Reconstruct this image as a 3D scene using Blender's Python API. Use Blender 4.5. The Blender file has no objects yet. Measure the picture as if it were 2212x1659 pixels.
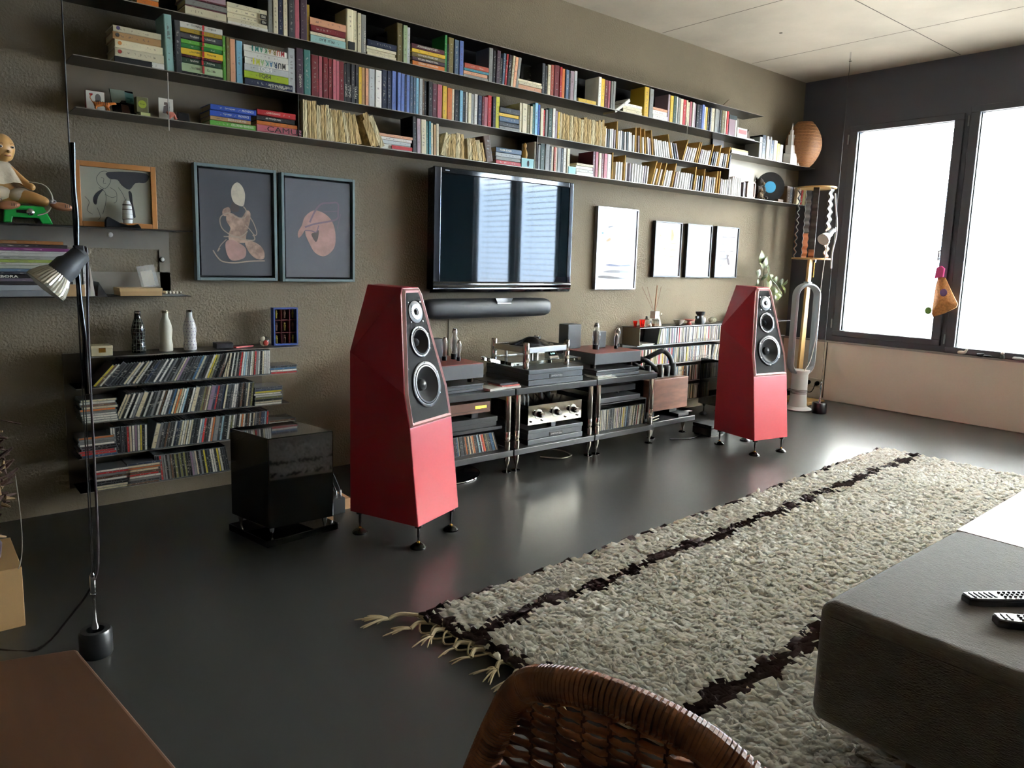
import bpy, math, random
import numpy as np
from mathutils import Matrix, Vector
R=random.Random(7)
SC=bpy.context.scene; COL=SC.collection
PI=math.pi
# ---------- camera ----------
FPX,YAW,PIT,ROL,CX,CY=1589.944,.6940003,.14114955,.02918924,1106.,790.
CAM=Vector((0,-3.75,1.185))
Fw=Vector((math.sin(YAW)*math.cos(PIT),math.cos(YAW)*math.cos(PIT),-math.sin(PIT)))
Rt=Vector((math.cos(YAW),-math.sin(YAW),0)); Up=Rt.cross(Fw)
r1=Rt*math.cos(ROL)+Up*math.sin(ROL); u1=Up*math.cos(ROL)-Rt*math.sin(ROL)
cam=bpy.data.cameras.new('camera'); co=bpy.data.objects.new('camera',cam); COL.objects.link(co)
cam.sensor_width=36; cam.lens=FPX/2212*36; cam.shift_y=-39.5/2212; cam.clip_start=.02; cam.clip_end=100
M=Matrix.Identity(4)
for i in range(3): M[i][0]=r1[i]; M[i][1]=u1[i]; M[i][2]=-Fw[i]; M[i][3]=CAM[i]
co.matrix_world=M; SC.camera=co
def P(px,py,y):      # point of the photograph on the plane y = const
    d=r1*((px-CX)/FPX)-u1*((py-CY)/FPX)+Fw; return CAM+d*((y-CAM.y)/d.y)
def PX(px,py,x):
    d=r1*((px-CX)/FPX)-u1*((py-CY)/FPX)+Fw; return CAM+d*((x-CAM.x)/d.x)
def PZ(px,py,z):
    d=r1*((px-CX)/FPX)-u1*((py-CY)/FPX)+Fw; return CAM+d*((z-CAM.z)/d.z)
# ---------- light, exposure ----------
SC.view_settings.view_transform='Standard'; SC.view_settings.look='None'
SC.view_settings.exposure=1.2; SC.view_settings.gamma=1; SC.view_settings.use_curve_mapping=False
SKY=58.0
w=bpy.data.worlds.new('world'); SC.world=w; w.use_nodes=True
nt=w.node_tree; bg=nt.nodes['Background']; tc=nt.nodes.new('ShaderNodeTexCoord'); sp=nt.nodes.new('ShaderNodeSeparateXYZ'); cr=nt.nodes.new('ShaderNodeValToRGB')
nt.links.new(tc.outputs['Generated'],sp.inputs[0]); nt.links.new(sp.outputs['Z'],cr.inputs[0])
mp=nt.nodes.new('ShaderNodeMapRange'); mp.inputs['From Min'].default_value=-1; nt.links.new(sp.outputs['Z'],mp.inputs['Value']); nt.links.new(mp.outputs[0],cr.inputs[0])
e=cr.color_ramp.elements; e[0].position=.0; e[0].color=(.16,.155,.15,1); e[1].position=1; e[1].color=(.95,.96,1,1)
for p_,c_ in ((.47,(.18,.18,.18,1)),(.49,(.16,.20,.27,1)),(.545,(.17,.22,.30,1)),(.60,(1,.975,.935,1))):
    q=e.new(p_); q.color=c_
nt.links.new(cr.outputs[0],bg.inputs[0]); bg.inputs[1].default_value=SKY
def portal(y0,y1,z0,z1):
    l=bpy.data.lights.new('window_daylight','AREA'); l.shape='RECTANGLE'; l.size=abs(y1-y0); l.size_y=z1-z0; l.cycles.is_portal=True
    o=bpy.data.objects.new('window_daylight',l); COL.objects.link(o); o.location=(6.56,(y0+y1)/2,(z0+z1)/2)
    o.rotation_euler=(PI/2,0,PI/2)   # emits along -x
WIN=[(-.535,-1.305,.65,2.385),(-1.485,-2.30,.60,2.43),(-2.62,-3.32,.60,2.43),(-3.58,-4.38,.60,2.43),(-4.52,-5.35,.60,2.43)]
for a in WIN: portal(*a)
# ---------- materials ----------
def lin(c):
    if isinstance(c,str): c=tuple(int(c[i:i+2],16)/255 for i in (0,2,4))
    return tuple(x/12.92 if x<=.04045 else ((x+.055)/1.055)**2.4 for x in c)+(1,)
MC={}
def mat(name,col,rough=.5,metal=0,bump=0,bs=200,noise=0,ns=8,trans=0,ior=1.45,alpha=1,coat=0,emit=0,spec=.5,stretch=None,sheen=0,print_=None,col2=None):
    key=(name,str(col),rough,metal)
    if key in MC: return MC[key]
    m=bpy.data.materials.new(name); m.use_nodes=True; MC[key]=m
    nt=m.node_tree; b=nt.nodes['Principled BSDF']; c=lin(col)
    b.inputs['Base Color'].default_value=c; b.inputs['Roughness'].default_value=rough; b.inputs['Metallic'].default_value=metal
    b.inputs['Specular IOR Level'].default_value=spec
    b.inputs['IOR'].default_value=ior
    if trans: b.inputs['Transmission Weight'].default_value=trans
    if alpha<1: b.inputs['Alpha'].default_value=alpha
    if coat: b.inputs['Coat Weight'].default_value=coat; b.inputs['Coat Roughness'].default_value=.08
    if sheen: b.inputs['Sheen Weight'].default_value=sheen
    if emit: b.inputs['Emission Color'].default_value=c; b.inputs['Emission Strength'].default_value=emit
    if bump or noise or print_:
        t=nt.nodes.new('ShaderNodeTexCoord'); mpg=nt.nodes.new('ShaderNodeMapping'); nt.links.new(t.outputs['Generated' if print_ else 'Object'],mpg.inputs[0])
        if stretch: mpg.inputs['Scale'].default_value=stretch
    if noise:
        n=nt.nodes.new('ShaderNodeTexNoise'); n.inputs['Scale'].default_value=ns; n.inputs['Detail'].default_value=5; nt.links.new(mpg.outputs[0],n.inputs[0])
        mx=nt.nodes.new('ShaderNodeMixRGB'); r=nt.nodes.new('ShaderNodeValToRGB'); r.color_ramp.elements[0].position=.38; r.color_ramp.elements[1].position=.62
        c2=lin(col2) if col2 else tuple(x*(1-noise) for x in c[:3])+(1,)
        nt.links.new(n.outputs[0],r.inputs[0]); nt.links.new(r.outputs[0],mx.inputs[0]); mx.inputs[1].default_value=c2; mx.inputs[2].default_value=c
        nt.links.new(mx.outputs[0],b.inputs['Base Color'])
    if bump:
        n=nt.nodes.new('ShaderNodeTexNoise'); n.inputs['Scale'].default_value=bs; n.inputs['Detail'].default_value=4; nt.links.new(mpg.outputs[0],n.inputs[0])
        bp=nt.nodes.new('ShaderNodeBump'); bp.inputs['Strength'].default_value=bump; bp.inputs['Distance'].default_value=.004
        nt.links.new(n.outputs[0],bp.inputs['Height']); nt.links.new(bp.outputs[0],b.inputs['Normal'])
    if print_:   # printed lettering-like marks along the spine (flat print)
        v=print_=='v'; A,B_=('X','Z') if v else ('Z','X')
        n=nt.nodes.new('ShaderNodeTexNoise'); n.inputs['Scale'].default_value=1; n.inputs['Detail'].default_value=0; nt.links.new(mpg.outputs[0],n.inputs[0])
        mpg.inputs['Scale'].default_value=(3,.05,26) if v else (26,.05,3)
        oi=nt.nodes.new('ShaderNodeObjectInfo'); ml=nt.nodes.new('ShaderNodeMath'); ml.operation='MULTIPLY'; ml.inputs[1].default_value=57; nt.links.new(oi.outputs['Random'],ml.inputs[0]); nt.links.new(ml.outputs[0],mpg.inputs['Location'])
        r=nt.nodes.new('ShaderNodeValToRGB'); r.color_ramp.elements[0].position=.60; r.color_ramp.elements[1].position=.66; nt.links.new(n.outputs[0],r.inputs[0])
        sp=nt.nodes.new('ShaderNodeSeparateXYZ'); nt.links.new(t.outputs['Generated'],sp.inputs[0])
        def band(o,lo,hi):
            a=nt.nodes.new('ShaderNodeMath'); a.operation='COMPARE'; a.inputs[1].default_value=(lo+hi)/2; a.inputs[2].default_value=(hi-lo)/2; nt.links.new(sp.outputs[o],a.inputs[0]); return a
        p=band(A,.34,.66); q=band(B_,.14,.84); pq=nt.nodes.new('ShaderNodeMath'); pq.operation='MULTIPLY'; nt.links.new(p.outputs[0],pq.inputs[0]); nt.links.new(q.outputs[0],pq.inputs[1])
        pr=nt.nodes.new('ShaderNodeMath'); pr.operation='MULTIPLY'; nt.links.new(pq.outputs[0],pr.inputs[0]); nt.links.new(r.outputs[0],pr.inputs[1])
        ps=nt.nodes.new('ShaderNodeMath'); ps.operation='MULTIPLY'; ps.inputs[1].default_value=.6; nt.links.new(pr.outputs[0],ps.inputs[0])
        mx=nt.nodes.new('ShaderNodeMixRGB'); mx.inputs[1].default_value=c
        lum=sum(c[:3])/3; mx.inputs[2].default_value=(.45,.42,.36,1) if lum<.18 else (.14,.10,.09,1)
        nt.links.new(ps.outputs[0],mx.inputs[0])
        hs=nt.nodes.new('ShaderNodeHueSaturation'); nt.links.new(mx.outputs[0],hs.inputs['Color']); mr=nt.nodes.new('ShaderNodeMapRange'); mr.inputs['To Min'].default_value=.82; mr.inputs['To Max'].default_value=1.15; nt.links.new(oi.outputs['Random'],mr.inputs['Value']); nt.links.new(mr.outputs[0],hs.inputs['Value'])
        nt.links.new(hs.outputs[0],b.inputs['Base Color'])
    return m
# ---------- mesh builder ----------
class G:
    def __init__(s): s.v=[]; s.f=[]; s.m=[]
    def poly(s,pts,faces,mi=0):
        n=len(s.v); s.v+= [tuple(p) for p in pts]; s.f+=[tuple(i+n for i in f) for f in faces]; s.m+=[mi]*len(faces); return s
    def box(s,x0,y0,z0,x1,y1,z1,mi=0):
        x0,x1=sorted((x0,x1)); y0,y1=sorted((y0,y1)); z0,z1=sorted((z0,z1))
        return s.poly([(x0,y0,z0),(x1,y0,z0),(x1,y1,z0),(x0,y1,z0),(x0,y0,z1),(x1,y0,z1),(x1,y1,z1),(x0,y1,z1)],
            [(0,3,2,1),(4,5,6,7),(0,1,5,4),(1,2,6,5),(2,3,7,6),(3,0,4,7)],mi)
    def prism(s,pts,a0,a1,axis='y',mi=0):     # pts 2d; extruded along axis
        n=len(pts)
        def mk(p,a): return {'y':(p[0],a,p[1]),'x':(a,p[0],p[1]),'z':(p[0],p[1],a)}[axis]
        return s.poly([mk(p,a0) for p in pts]+[mk(p,a1) for p in pts],[tuple(range(n)),tuple(range(2*n-1,n-1,-1))]+[(i,i+n,(i+1)%n+n,(i+1)%n) for i in range(n)],mi)
    def lathe(s,prof,seg=24,c=(0,0,0),mi=0,ax=None,cap=True):
        A=Matrix.Identity(3) if ax is None else Vector((0,0,1)).rotation_difference(Vector(ax)).to_matrix()
        c=Vector(c); v=[]; f=[]; n=len(prof)
        for i in range(seg):
            a=2*PI*i/seg
            for r_,z_ in prof: v.append(c+A@Vector((r_*math.cos(a),r_*math.sin(a),z_)))
        for i in range(seg):
            j=(i+1)%seg
            for k in range(n-1): f.append((i*n+k,j*n+k,j*n+k+1,i*n+k+1))
        if cap:
            if prof[0][0]>1e-6: f.append(tuple(i*n for i in range(seg))[::-1])
            if prof[-1][0]>1e-6: f.append(tuple(i*n+n-1 for i in range(seg)))
        return s.poly(v,f,mi)
    def cyl(s,c,r,h,seg=20,mi=0,ax=None): return s.lathe([(r,0),(r,h)],seg,c,mi,ax)
    def tube(s,pts,r,seg=8,mi=0,closed=False):
        pts=[Vector(p) for p in pts]; n=len(pts); rr=r if isinstance(r,(list,tuple)) else [r]*n
        v=[]; prev=None
        for i,p in enumerate(pts):
            t=(pts[(i+1)%n]-pts[i-1]) if closed else (pts[min(i+1,n-1)]-pts[max(i-1,0)])
            t=t.normalized() if t.length>1e-9 else Vector((0,0,1))
            if prev is None: a=t.orthogonal().normalized()
            else:
                a=prev-t*prev.dot(t); a=a.normalized() if a.length>1e-6 else t.orthogonal().normalized()
            prev=a; b=t.cross(a)
            for k in range(seg):
                g=2*PI*k/seg; v.append(p+(a*math.cos(g)+b*math.sin(g))*rr[i])
        f=[]
        for i in range(n if closed else n-1):
            j=(i+1)%n
            for k in range(seg): l=(k+1)%seg; f.append((i*seg+k,i*seg+l,j*seg+l,j*seg+k))
        if not closed: f+=[tuple(range(seg))[::-1],tuple((n-1)*seg+k for k in range(seg))]
        return s.poly(v,f,mi)
    def ell(s,c,r,mi=0,seg=16,ring=10,rot=None):
        r=(r,r,r) if not isinstance(r,(tuple,list)) else r
        v=[];f=[]; c=Vector(c)
        for i in range(ring+1):
            a=PI*i/ring
            for k in range(seg):
                b=2*PI*k/seg; q=Vector((r[0]*math.sin(a)*math.cos(b),r[1]*math.sin(a)*math.sin(b),r[2]*math.cos(a)))
                if rot: q=rot@q
                v.append(c+q)
        for i in range(ring):
            for k in range(seg): l=(k+1)%seg; f.append((i*seg+k,(i+1)*seg+k,(i+1)*seg+l,i*seg+l))
        return s.poly(v,f,mi)
    def xf(s,Mx,n0=0):
        for i in range(n0,len(s.v)): s.v[i]=tuple(Mx@Vector(s.v[i]))
        return s
    def obj(s,name,mats,parent=None,smooth=False,bevel=0,label=None,cat=None,group=None,kind=None,seg=2,origin=None):
        if not isinstance(mats,(list,tuple)): mats=[mats]
        if parent is not None: W=WM[parent.name]; inv=W.inverted(); vs=[tuple(inv@Vector(v)) for v in s.v]
        else:
            if origin is None:
                a=np.array(s.v); origin=((a[:,0].min()+a[:,0].max())/2,(a[:,1].min()+a[:,1].max())/2,a[:,2].min())
            if kind=='structure': origin=(0,0,0)
            W=Matrix.Translation(Vector(origin)); vs=[(v[0]-origin[0],v[1]-origin[1],v[2]-origin[2]) for v in s.v]
        me=bpy.data.meshes.new(name); me.from_pydata(vs,[],s.f)
        for m in mats: me.materials.append(m)
        if len(mats)>1: me.polygons.foreach_set('material_index',s.m)
        if smooth: me.polygons.foreach_set('use_smooth',[True]*len(s.f))
        me.update(); o=bpy.data.objects.new(name,me); COL.objects.link(o)
        if parent is not None: o.parent=parent; WM[o.name]=W
        else: o.matrix_world=W; WM[o.name]=W.copy()
        if bevel:
            b=o.modifiers.new('bevel','BEVEL'); b.width=bevel; b.segments=seg; b.limit_method='ANGLE'; b.angle_limit=.6
        if smooth and smooth!='all':
            try: me.set_sharp_from_angle(angle=.7)
            except Exception: pass
        if label: o['label']=label
        if cat: o['category']=cat
        if group: o['group']=group
        if kind: o['kind']=kind
        return o
WM={}
def cut(objs,cutters):
    dg=None
    for o in objs:
        for c in cutters:
            m=o.modifiers.new('cut','BOOLEAN'); m.operation='DIFFERENCE'; m.object=c; m.solver='EXACT'
        if 'bevel' in o.modifiers: o.modifiers.move(0,len(o.modifiers)-1); bv=o.modifiers['bevel']; o.modifiers.remove(bv)
    bpy.context.view_layer.update(); dg=bpy.context.evaluated_depsgraph_get(); ms=[bpy.data.meshes.new_from_object(o.evaluated_get(dg)) for o in objs]
    for o,m in zip(objs,ms): o.modifiers.clear(); o.data=m
    for c in cutters: WM.pop(c.name,None); bpy.data.objects.remove(c)
def thing(name,label,cat,loc=(0,0,0),rz=0,group=None):
    o=bpy.data.objects.new(name,None); COL.objects.link(o); o.empty_display_size=.05
    W=Matrix.Translation(Vector(loc))@Matrix.Rotation(rz,4,'Z'); o.matrix_world=W; WM[o.name]=W
    o['label']=label; o['category']=cat
    if group: o['group']=group
    return o
def text(s,h,c,mat_,parent,rot=0,width=None,name='lettering',up=(0,0,1),right=(1,0,0),bold=0,depth=.0003,flip=False):
    cu=bpy.data.curves.new('t','FONT'); cu.body=s; cu.size=1; cu.extrude=0; cu.offset=bold; cu.resolution_u=2
    ob=bpy.data.objects.new('t',cu); me=bpy.data.meshes.new_from_object(ob)
    v=np.array([x.co[:] for x in me.vertices]); fs=[tuple(p.vertices) for p in me.polygons]
    bpy.data.objects.remove(ob); bpy.data.curves.remove(cu); bpy.data.meshes.remove(me)
    if len(v)==0: return
    mn=v.min(0); mx=v.max(0); sy=h/(mx[1]-mn[1]); sx=sy if width is None else width/(mx[0]-mn[0])
    X=Vector(right).normalized(); U=Vector(up).normalized(); c=Vector(c); ca,sa=math.cos(rot),math.sin(rot)
    g=G(); pts=[]
    for p in v:
        a=(p[0]-(mn[0]+mx[0])/2)*sx; b=(p[1]-(mn[1]+mx[1])/2)*sy
        pts.append(c+X*(a*ca-b*sa)+U*(a*sa+b*ca))
    g.poly(pts,fs); return g.obj(name,mat_,parent)
def ordn(n):
    a=['zeroth','first','second','third','fourth','fifth','sixth','seventh','eighth','ninth','tenth','eleventh','twelfth','thirteenth','fourteenth','fifteenth','sixteenth','seventeenth','eighteenth','nineteenth']
    if n<20: return a[n]
    t={2:'twent',3:'thirt',4:'fort',5:'fift',6:'sixt',7:'sevent',8:'eight',9:'ninet'}[n//10]
    return t+'ieth' if n%10==0 else t+'y-'+a[n%10]
# ---------- room ----------
m_wall=mat('textured_taupe_plaster','7d725f',.9,bump=1.0,bs=95,noise=.12,ns=1.6)
m_floor=mat('dark_polished_floor','353634',.28,noise=.05,ns=1.2,spec=.5,bump=.04,bs=5)
m_ceil=mat('concrete_ceiling','b8ad9c',.85,bump=.15,bs=14,noise=.22,ns=1.1)
m_dark=mat('dark_window_frame','4c4e56',.55,bump=.05,bs=60)
m_para=mat('warm_white_parapet','eee0d0',.7,bump=.05,bs=40)
m_joint=mat('ceiling_joint','4f4840',.9)
XR=6.5; XL=-2.6; YB=-6.6; H=2.88
G().box(XL,YB,-.1,XR+.3,.1,0).obj('floor',m_floor,kind='structure')
G().box(XL,YB,H,XR+.3,.1,H+.1).obj('ceiling',m_ceil,kind='structure')
G().box(XL,0,0,XR+.12,.12,H).obj('wall_left',m_wall,kind='structure')
G().box(XL-.1,YB,0,XL,.1,H).obj('wall_end',mat('pale_wall','6a6358',.9),kind='structure')
G().box(XL,YB-.1,0,XR,YB,H).obj('wall_back',mat('pale_wall','6a6358',.9),kind='structure')
# window wall: parapet, dark frame panels with openings
g=G(); g.box(XR,YB,0,XR+.12,0,.545); g.obj('wall_right',m_para,kind='structure',bevel=.006)
G().box(XR-.004,-.44,.02,XR+.001,-.433,.54).obj('trim_1',m_joint,kind='structure')
ys=[0]+[v for a in WIN for v in a[:2]]+[YB]
g=G()
for i in range(0,len(ys),2):
    g.box(XR+.03,ys[i],.545,XR+.11,ys[i+1],H)
for a in WIN:
    g.box(XR+.03,a[0],.545,XR+.11,a[1],a[2]); g.box(XR+.03,a[0],a[3],XR+.11,a[1],H)
g.obj('wall_right_upper',m_dark,kind='structure')
G().box(XR-.015,YB,.535,XR+.13,0,.55).obj('trim_2',mat('window_ledge','9b948d',.35),kind='structure')
m_glass=mat('window_glass','f4faf8',0,trans=1,ior=1.0001,spec=0)
m_slat=mat('aluminium_slat','5f6368',.45,metal=.0)
for i,a in enumerate(WIN):
    y0,y1,z0,z1=a
    w_=thing(f'window_{i+1}','x','x',(XR+.05,(y0+y1)/2,z0)); del w_['label']; del w_['category']; w_['kind']='structure'
    g=G(); t=.05
    g.box(XR+.005,y0+.07,z0-.05,XR+.06,y1-.07,z0+.0); g.box(XR+.005,y0+.07,z1,XR+.06,y1-.07,z1+.05)
    g.box(XR+.005,y0+.07,z0,XR+.06,y0,z1); g.box(XR+.005,y1,z0,XR+.06,y1-.07,z1)
    g.obj('window_sash',m_dark,w_,bevel=.004)
    G().box(XR+.07,y0,z0,XR+.076,y1,z1).obj('window_pane',m_glass,w_)
    if i<2:
        for zz in (z0+.02,z1-.1): G().cyl((XR+.0,y0+.075,zz),.007,.08,10).obj('hinge',mat('grey_hinge','8b8f92',.3,.8),w_,smooth=True)
# outside venetian blinds
for i,a in enumerate(WIN):
    y0,y1,z0,z1=a; yc=(y0+y1)/2
    b=thing('venetian_blind',['grey slatted blind outside the window nearest the corner','grey slatted blind outside the second window, behind the hanging bag','grey slatted blind outside the third window from the corner','grey slatted blind outside the fourth window from the corner','grey slatted blind outside the fifth window, farthest from corner'][i],'blind',(XR+.19,yc,z0-.08),group='outside venetian blinds')
    me=None; n=0; z=z0-.05
    while z<z1+.05:
        if me is None:
            g=G(); L=(y0-y1)/2+.012; pr=[(-.029,-.006),(-.015,-.002),(.0,0),(.015,-.002),(.029,-.006)]
            v=[(p,s*L,q) for s in (-1,1) for p,q in pr]+[(p,s*L,q+.0012) for s in (-1,1) for p,q in pr]
            f=[(k,k+1,k+6,k+5) for k in range(4)]+[(k+10,k+15,k+16,k+11) for k in range(4)]
            g.poly([(x+XR+.19,y+yc,q+z0-.08) for x,y,q in v],f)
            o=g.obj('slat',m_slat,b); me=o.data
        else:
            o=bpy.data.objects.new('slat',me); COL.objects.link(o); o.parent=b; WM[o.name]=WM[b.name]
        o.location=(0,0,z-(z0-.08)); z+=.075
    for yy in (y0-.12,y1+.12): G().tube([(XR+.19,yy,z0-.06),(XR+.19,yy,z1+.1)],.0015,5).obj('ladder_cord',m_dark,b)
# ceiling joints and tie holes
g=G()
for a_,b_ in (((1440,0),(1740,110)),((1640,0),(2212,190))):
    pass
g.box(4.45,-5,H-.0005,4.456,-.02,H+.001); g.box(5.62,-5,H-.0005,5.626,-.02,H+.001); g.box(2.9,-1.3,H-.0005,6.5,-1.294,H+.001); g.box(3.3,-5,H-.0005,3.306,-.02,H+.001)
g.obj('trim_3',m_joint,kind='structure')
g=G()
for x in (3.9,5.05,6.1):
    for y in (-.62,-1.9): g.cyl((x,y,H-.002),.012,.003,10)
g.obj('trim_4',m_joint,kind='structure')
# ---------- steel shelving ----------
m_steel=mat('dark_raw_steel','4a4541',.34,.85,noise=.25,ns=6)
m_sedge=mat('steel_edge_glint','9a9388',.4,.6)  # paler than the shelf steel: paints light caught along front edges
m_sedge2=mat('bright_edge_glint','c9c6c0',.4,.3)  # paler still: reflected light painted on the right rack's edges
D=.2; T_=.004
Z1,Z2,Z3,Z4,ZR=2.425,2.215,1.962,1.758,2.09
def sx(px,py,y=-D): return P(px,py,y).x
x_l=.60
m_back=mat('grey_steel_back','8a7f6d',.42,.35,noise=.12,ns=3)
sh=thing('bookshelf','long dark steel wall bookshelf filled with books above the television','shelf',(3,0,Z4))
def plate(x0,x1,z,name='shelf_board',d=D):
    o=G().box(x0,-d,z-T_,x1,-.002,z).obj(name,m_steel,sh,bevel=.001,seg=1); G().box(x0,-d-.001,z-.0035,x1,-d,z).obj('edge_glint',m_sedge,o); return o
plate(.3,5.57,Z1); plate(.25,5.59,Z2); plate(x_l,5.15,Z3); plate(x_l,6.33,Z4); plate(5.15,6.45,ZR)
G().box(x_l,-.012,Z4,x_l+.02,-.002,Z3).obj('side_panel',m_back,sh)
G().box(x_l+.02,-.006,Z4,5.15,-.002,Z3-T_).obj('back_panel',m_back,sh)
G().box(.25,-.006,Z2,5.2,-.002,Z1-T_).obj('back_panel',mat('black_back','1b1917',.5,.6),sh)
G().box(5.15,-.02,Z2-.12,5.30,-.002,Z1).obj('back_panel',m_steel,sh)
G().box(5.155,-.008,Z4,6.3,-.002,ZR-T_).obj('back_panel',m_back,sh)
for x in (1.556,3.11,5.148):
    G().box(x-.002,-D+.004,Z4,x+.002,-.006,Z3-T_).obj('upright_panel',m_steel,sh)
def rack(name,label,loc,xs,zs,d,tops):
    r=thing(name,label,'shelf',loc)
    for (a,b),z in zip(xs,zs): G().box(a,-d,z-.003,b,-.002,z).obj('shelf_board',m_steel,r,bevel=.001,seg=1)
    return r
RZ=[.722,.588,.434,.280,.126]
r1_=rack('disc_rack','dark steel wall rack packed with discs under the two figure pictures','',[],[],0,0) if 0 else None
lr=thing('disc_rack','low dark steel disc rack under three painted bottles','shelf',(1.05,0,RZ[4]))
for (a,b),z in zip([(.60,1.56),(.55,1.53),(.57,1.5),(.545,1.5),(.545,1.5)],RZ): o=G().box(a,-.18,z-.003,b,-.002,z).obj('shelf_board',m_steel,lr,bevel=.001,seg=1); G().box(a,-.181,z-.003,b,-.18,z).obj('edge_glint',m_sedge,o)
G().box(.53,-.008,RZ[4]-.02,1.42,-.002,RZ[0]).obj('back_panel',mat('dim_steel_back','5e574c',.45,.4),lr)
G().box(.60,-.15,RZ[1],.603,-.01,RZ[0]-.003).obj('side_panel',m_steel,lr)
rr=thing('disc_rack','low dark steel disc rack behind the right red speaker','shelf',(5.2,0,RZ[4]))
for (a,b),z in zip([(4.19,6.33),(4.17,6.2),(4.35,6.2),(4.35,6.2),(4.35,6.2)],RZ): o=G().box(a,-.18,z-.003,b,-.002,z).obj('shelf_board',m_steel,rr,bevel=.001,seg=1); G().box(a,-.181,z-.0045,b,-.18,z).obj('edge_glint',m_sedge2,o)
G().box(4.2,-.008,RZ[4]-.02,6.2,-.002,RZ[0]).obj('back_panel',m_back,rr)
G().box(4.19,-.18,RZ[1],4.193,-.01,RZ[0]-.003).obj('side_panel',m_back,rr)
ls=thing('wall_shelf','two-tier dark steel wall shelf holding the doll and a magazine pile','shelf',(.5,0,.98))
m_zinc=mat('brushed_grey_steel','8d877c',.42,.4,noise=.12,ns=5)
G().box(-.9,-.2,1.275,1.04,-.002,1.279).obj('shelf_board',m_steel,ls); G().box(-.9,-.2,.981,1.025,-.002,.985).obj('shelf_board',m_steel,ls)
g=G(); g.box(-.9,-.006,1.19,.99,-.002,1.275); g.box(.945,-.006,1.0,.99,-.002,1.19); g.box(-.9,-.006,.985,.99,-.002,1.085); g.obj('back_panel',m_zinc,ls)
for p in ((238,507),(350,561)):
    q=P(*p,-.008); G().lathe([(0,.008),(.008,.006),(.012,0)],14,q,ax=(0,-1,0)).obj('bolt_cap',mat('polished_steel','d8d4cc',.4,.5),ls,smooth=True)
# ---------- books ----------
CC=dict(cr=('cream','d9cfae'),wh=('white','e2ded2'),bk=('black','1e1d1e'),dg=('dark grey','3c3c3e'),gy=('grey','85857f'),lg=('light grey','b3b6b4'),ma=('maroon','57222c'),dr=('dark red','6d1a20'),rd=('red','b3262a'),pk=('pink','b5606a'),or_=('orange','c8702c'),ye=('yellow','d8b234'),ly=('bright yellow','d9d32c'),mu=('mustard','a5882e'),tn=('tan','b08a5c'),br=('brown','5b4430'),ol=('olive','74683f'),pg=('pale green','9fb088'),lm=('lime green','5e9e3e'),gn=('green','2f7a3c'),dgn=('dark green','26402f'),tl=('teal green','3e6f66'),te=('teal blue','2f7f8c'),lb=('light blue','86bcd2'),bl=('blue','3f62a8'),nv=('navy','1d2740'),pb=('periwinkle blue','6378b4'),pc=('peach','d9a07c'),pu=('dark purple','43303c'),mv=('mauve','a08a90'),sb=('slate blue','4c5f74'),lt=('lime','9db32a'),pt=('pale turquoise','a3ccc4'),ro=('rust red','a34a35'),cl=('cobalt blue','2f4fa2'))
m_page=mat('book_pages','c9b893',.9,bump=.4,bs=300,stretch=(1,.02,1))
def bm(c,pr=True,v=True): return mat('cover_'+CC[c][0].replace(' ','_')+('_v' if v else '_h'),CC[c][1],.42 if v else .421,print_=('v' if v else 'h') if pr else None)
NB=0
def book_geo(t,h,d):   # local: x 0..t, y 0(front spine)..d, z 0..h
    g=G(); c=.0018
    s=t*.12 if t>.014 else 0
    g.prism([(0,.003),(s,0),(t-s,0),(t,.003),(t,d),(t-c,d),(t-c,.006),(c,.006),(c,d),(0,d)],0,h,'z')
    p=G(); p.box(c,.006,.003,t-c,d-.004,h-.003)
    return g,p
def put_book(Mx,t,h,d,col,label,group,v=True,cat='book',name='book',pages=True,spine=True):
    g,p=book_geo(t,h,d); g.xf(Mx); o=g.obj(name,bm(col,spine,v),None,label=label,cat=cat,group=group)
    if pages: p.xf(Mx).obj('pages',m_page,o)
    return o
def run(px0,px1,ref,z,items,where,group,y=-D,d=.135,lean=(0,0),hdef=.19,kind='book'):
    """upright run; items 'col:w[:h]' tokens, widths relative, from px0 to px1 measured on the shelf front"""
    x0=P(px0,ref(px0),y).x; x1=P(px1,ref(px1),y).x
    it=[t.split(':') for t in items.split()]; W=sum(float(t[1]) for t in it); x=x0; n=len(it)
    out=[]
    for i,t in enumerate(it):
        w_=(x1-x0)*float(t[1])/W; h=float(t[2])/1000 if len(t)>2 else hdef+R.uniform(-.006,.006)
        c=t[0]
        if c=='__': x+=w_; continue
        k=i/max(1,n-1); a=lean[0]*(1-k)+lean[1]*k
        dd=d+R.uniform(-.012,.008); yy=y+.004+R.uniform(0,.008)
        th=max(.004,w_*math.cos(a)*.97)
        if a>=0: Mx=Matrix.Translation((x+w_,yy,z))@Matrix.Rotation(a,4,'Y')@Matrix.Translation((-th,0,0))
        else: Mx=Matrix.Translation((x,yy,z))@Matrix.Rotation(a,4,'Y')
        st='leaning' if abs(a)>.12 else 'upright'
        out.append(put_book(Mx,th,h,dd,c,f'{CC[c][0]} {st} book {ordn(i+1)} from left in {where}',group))
        x+=w_
    return out
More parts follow.
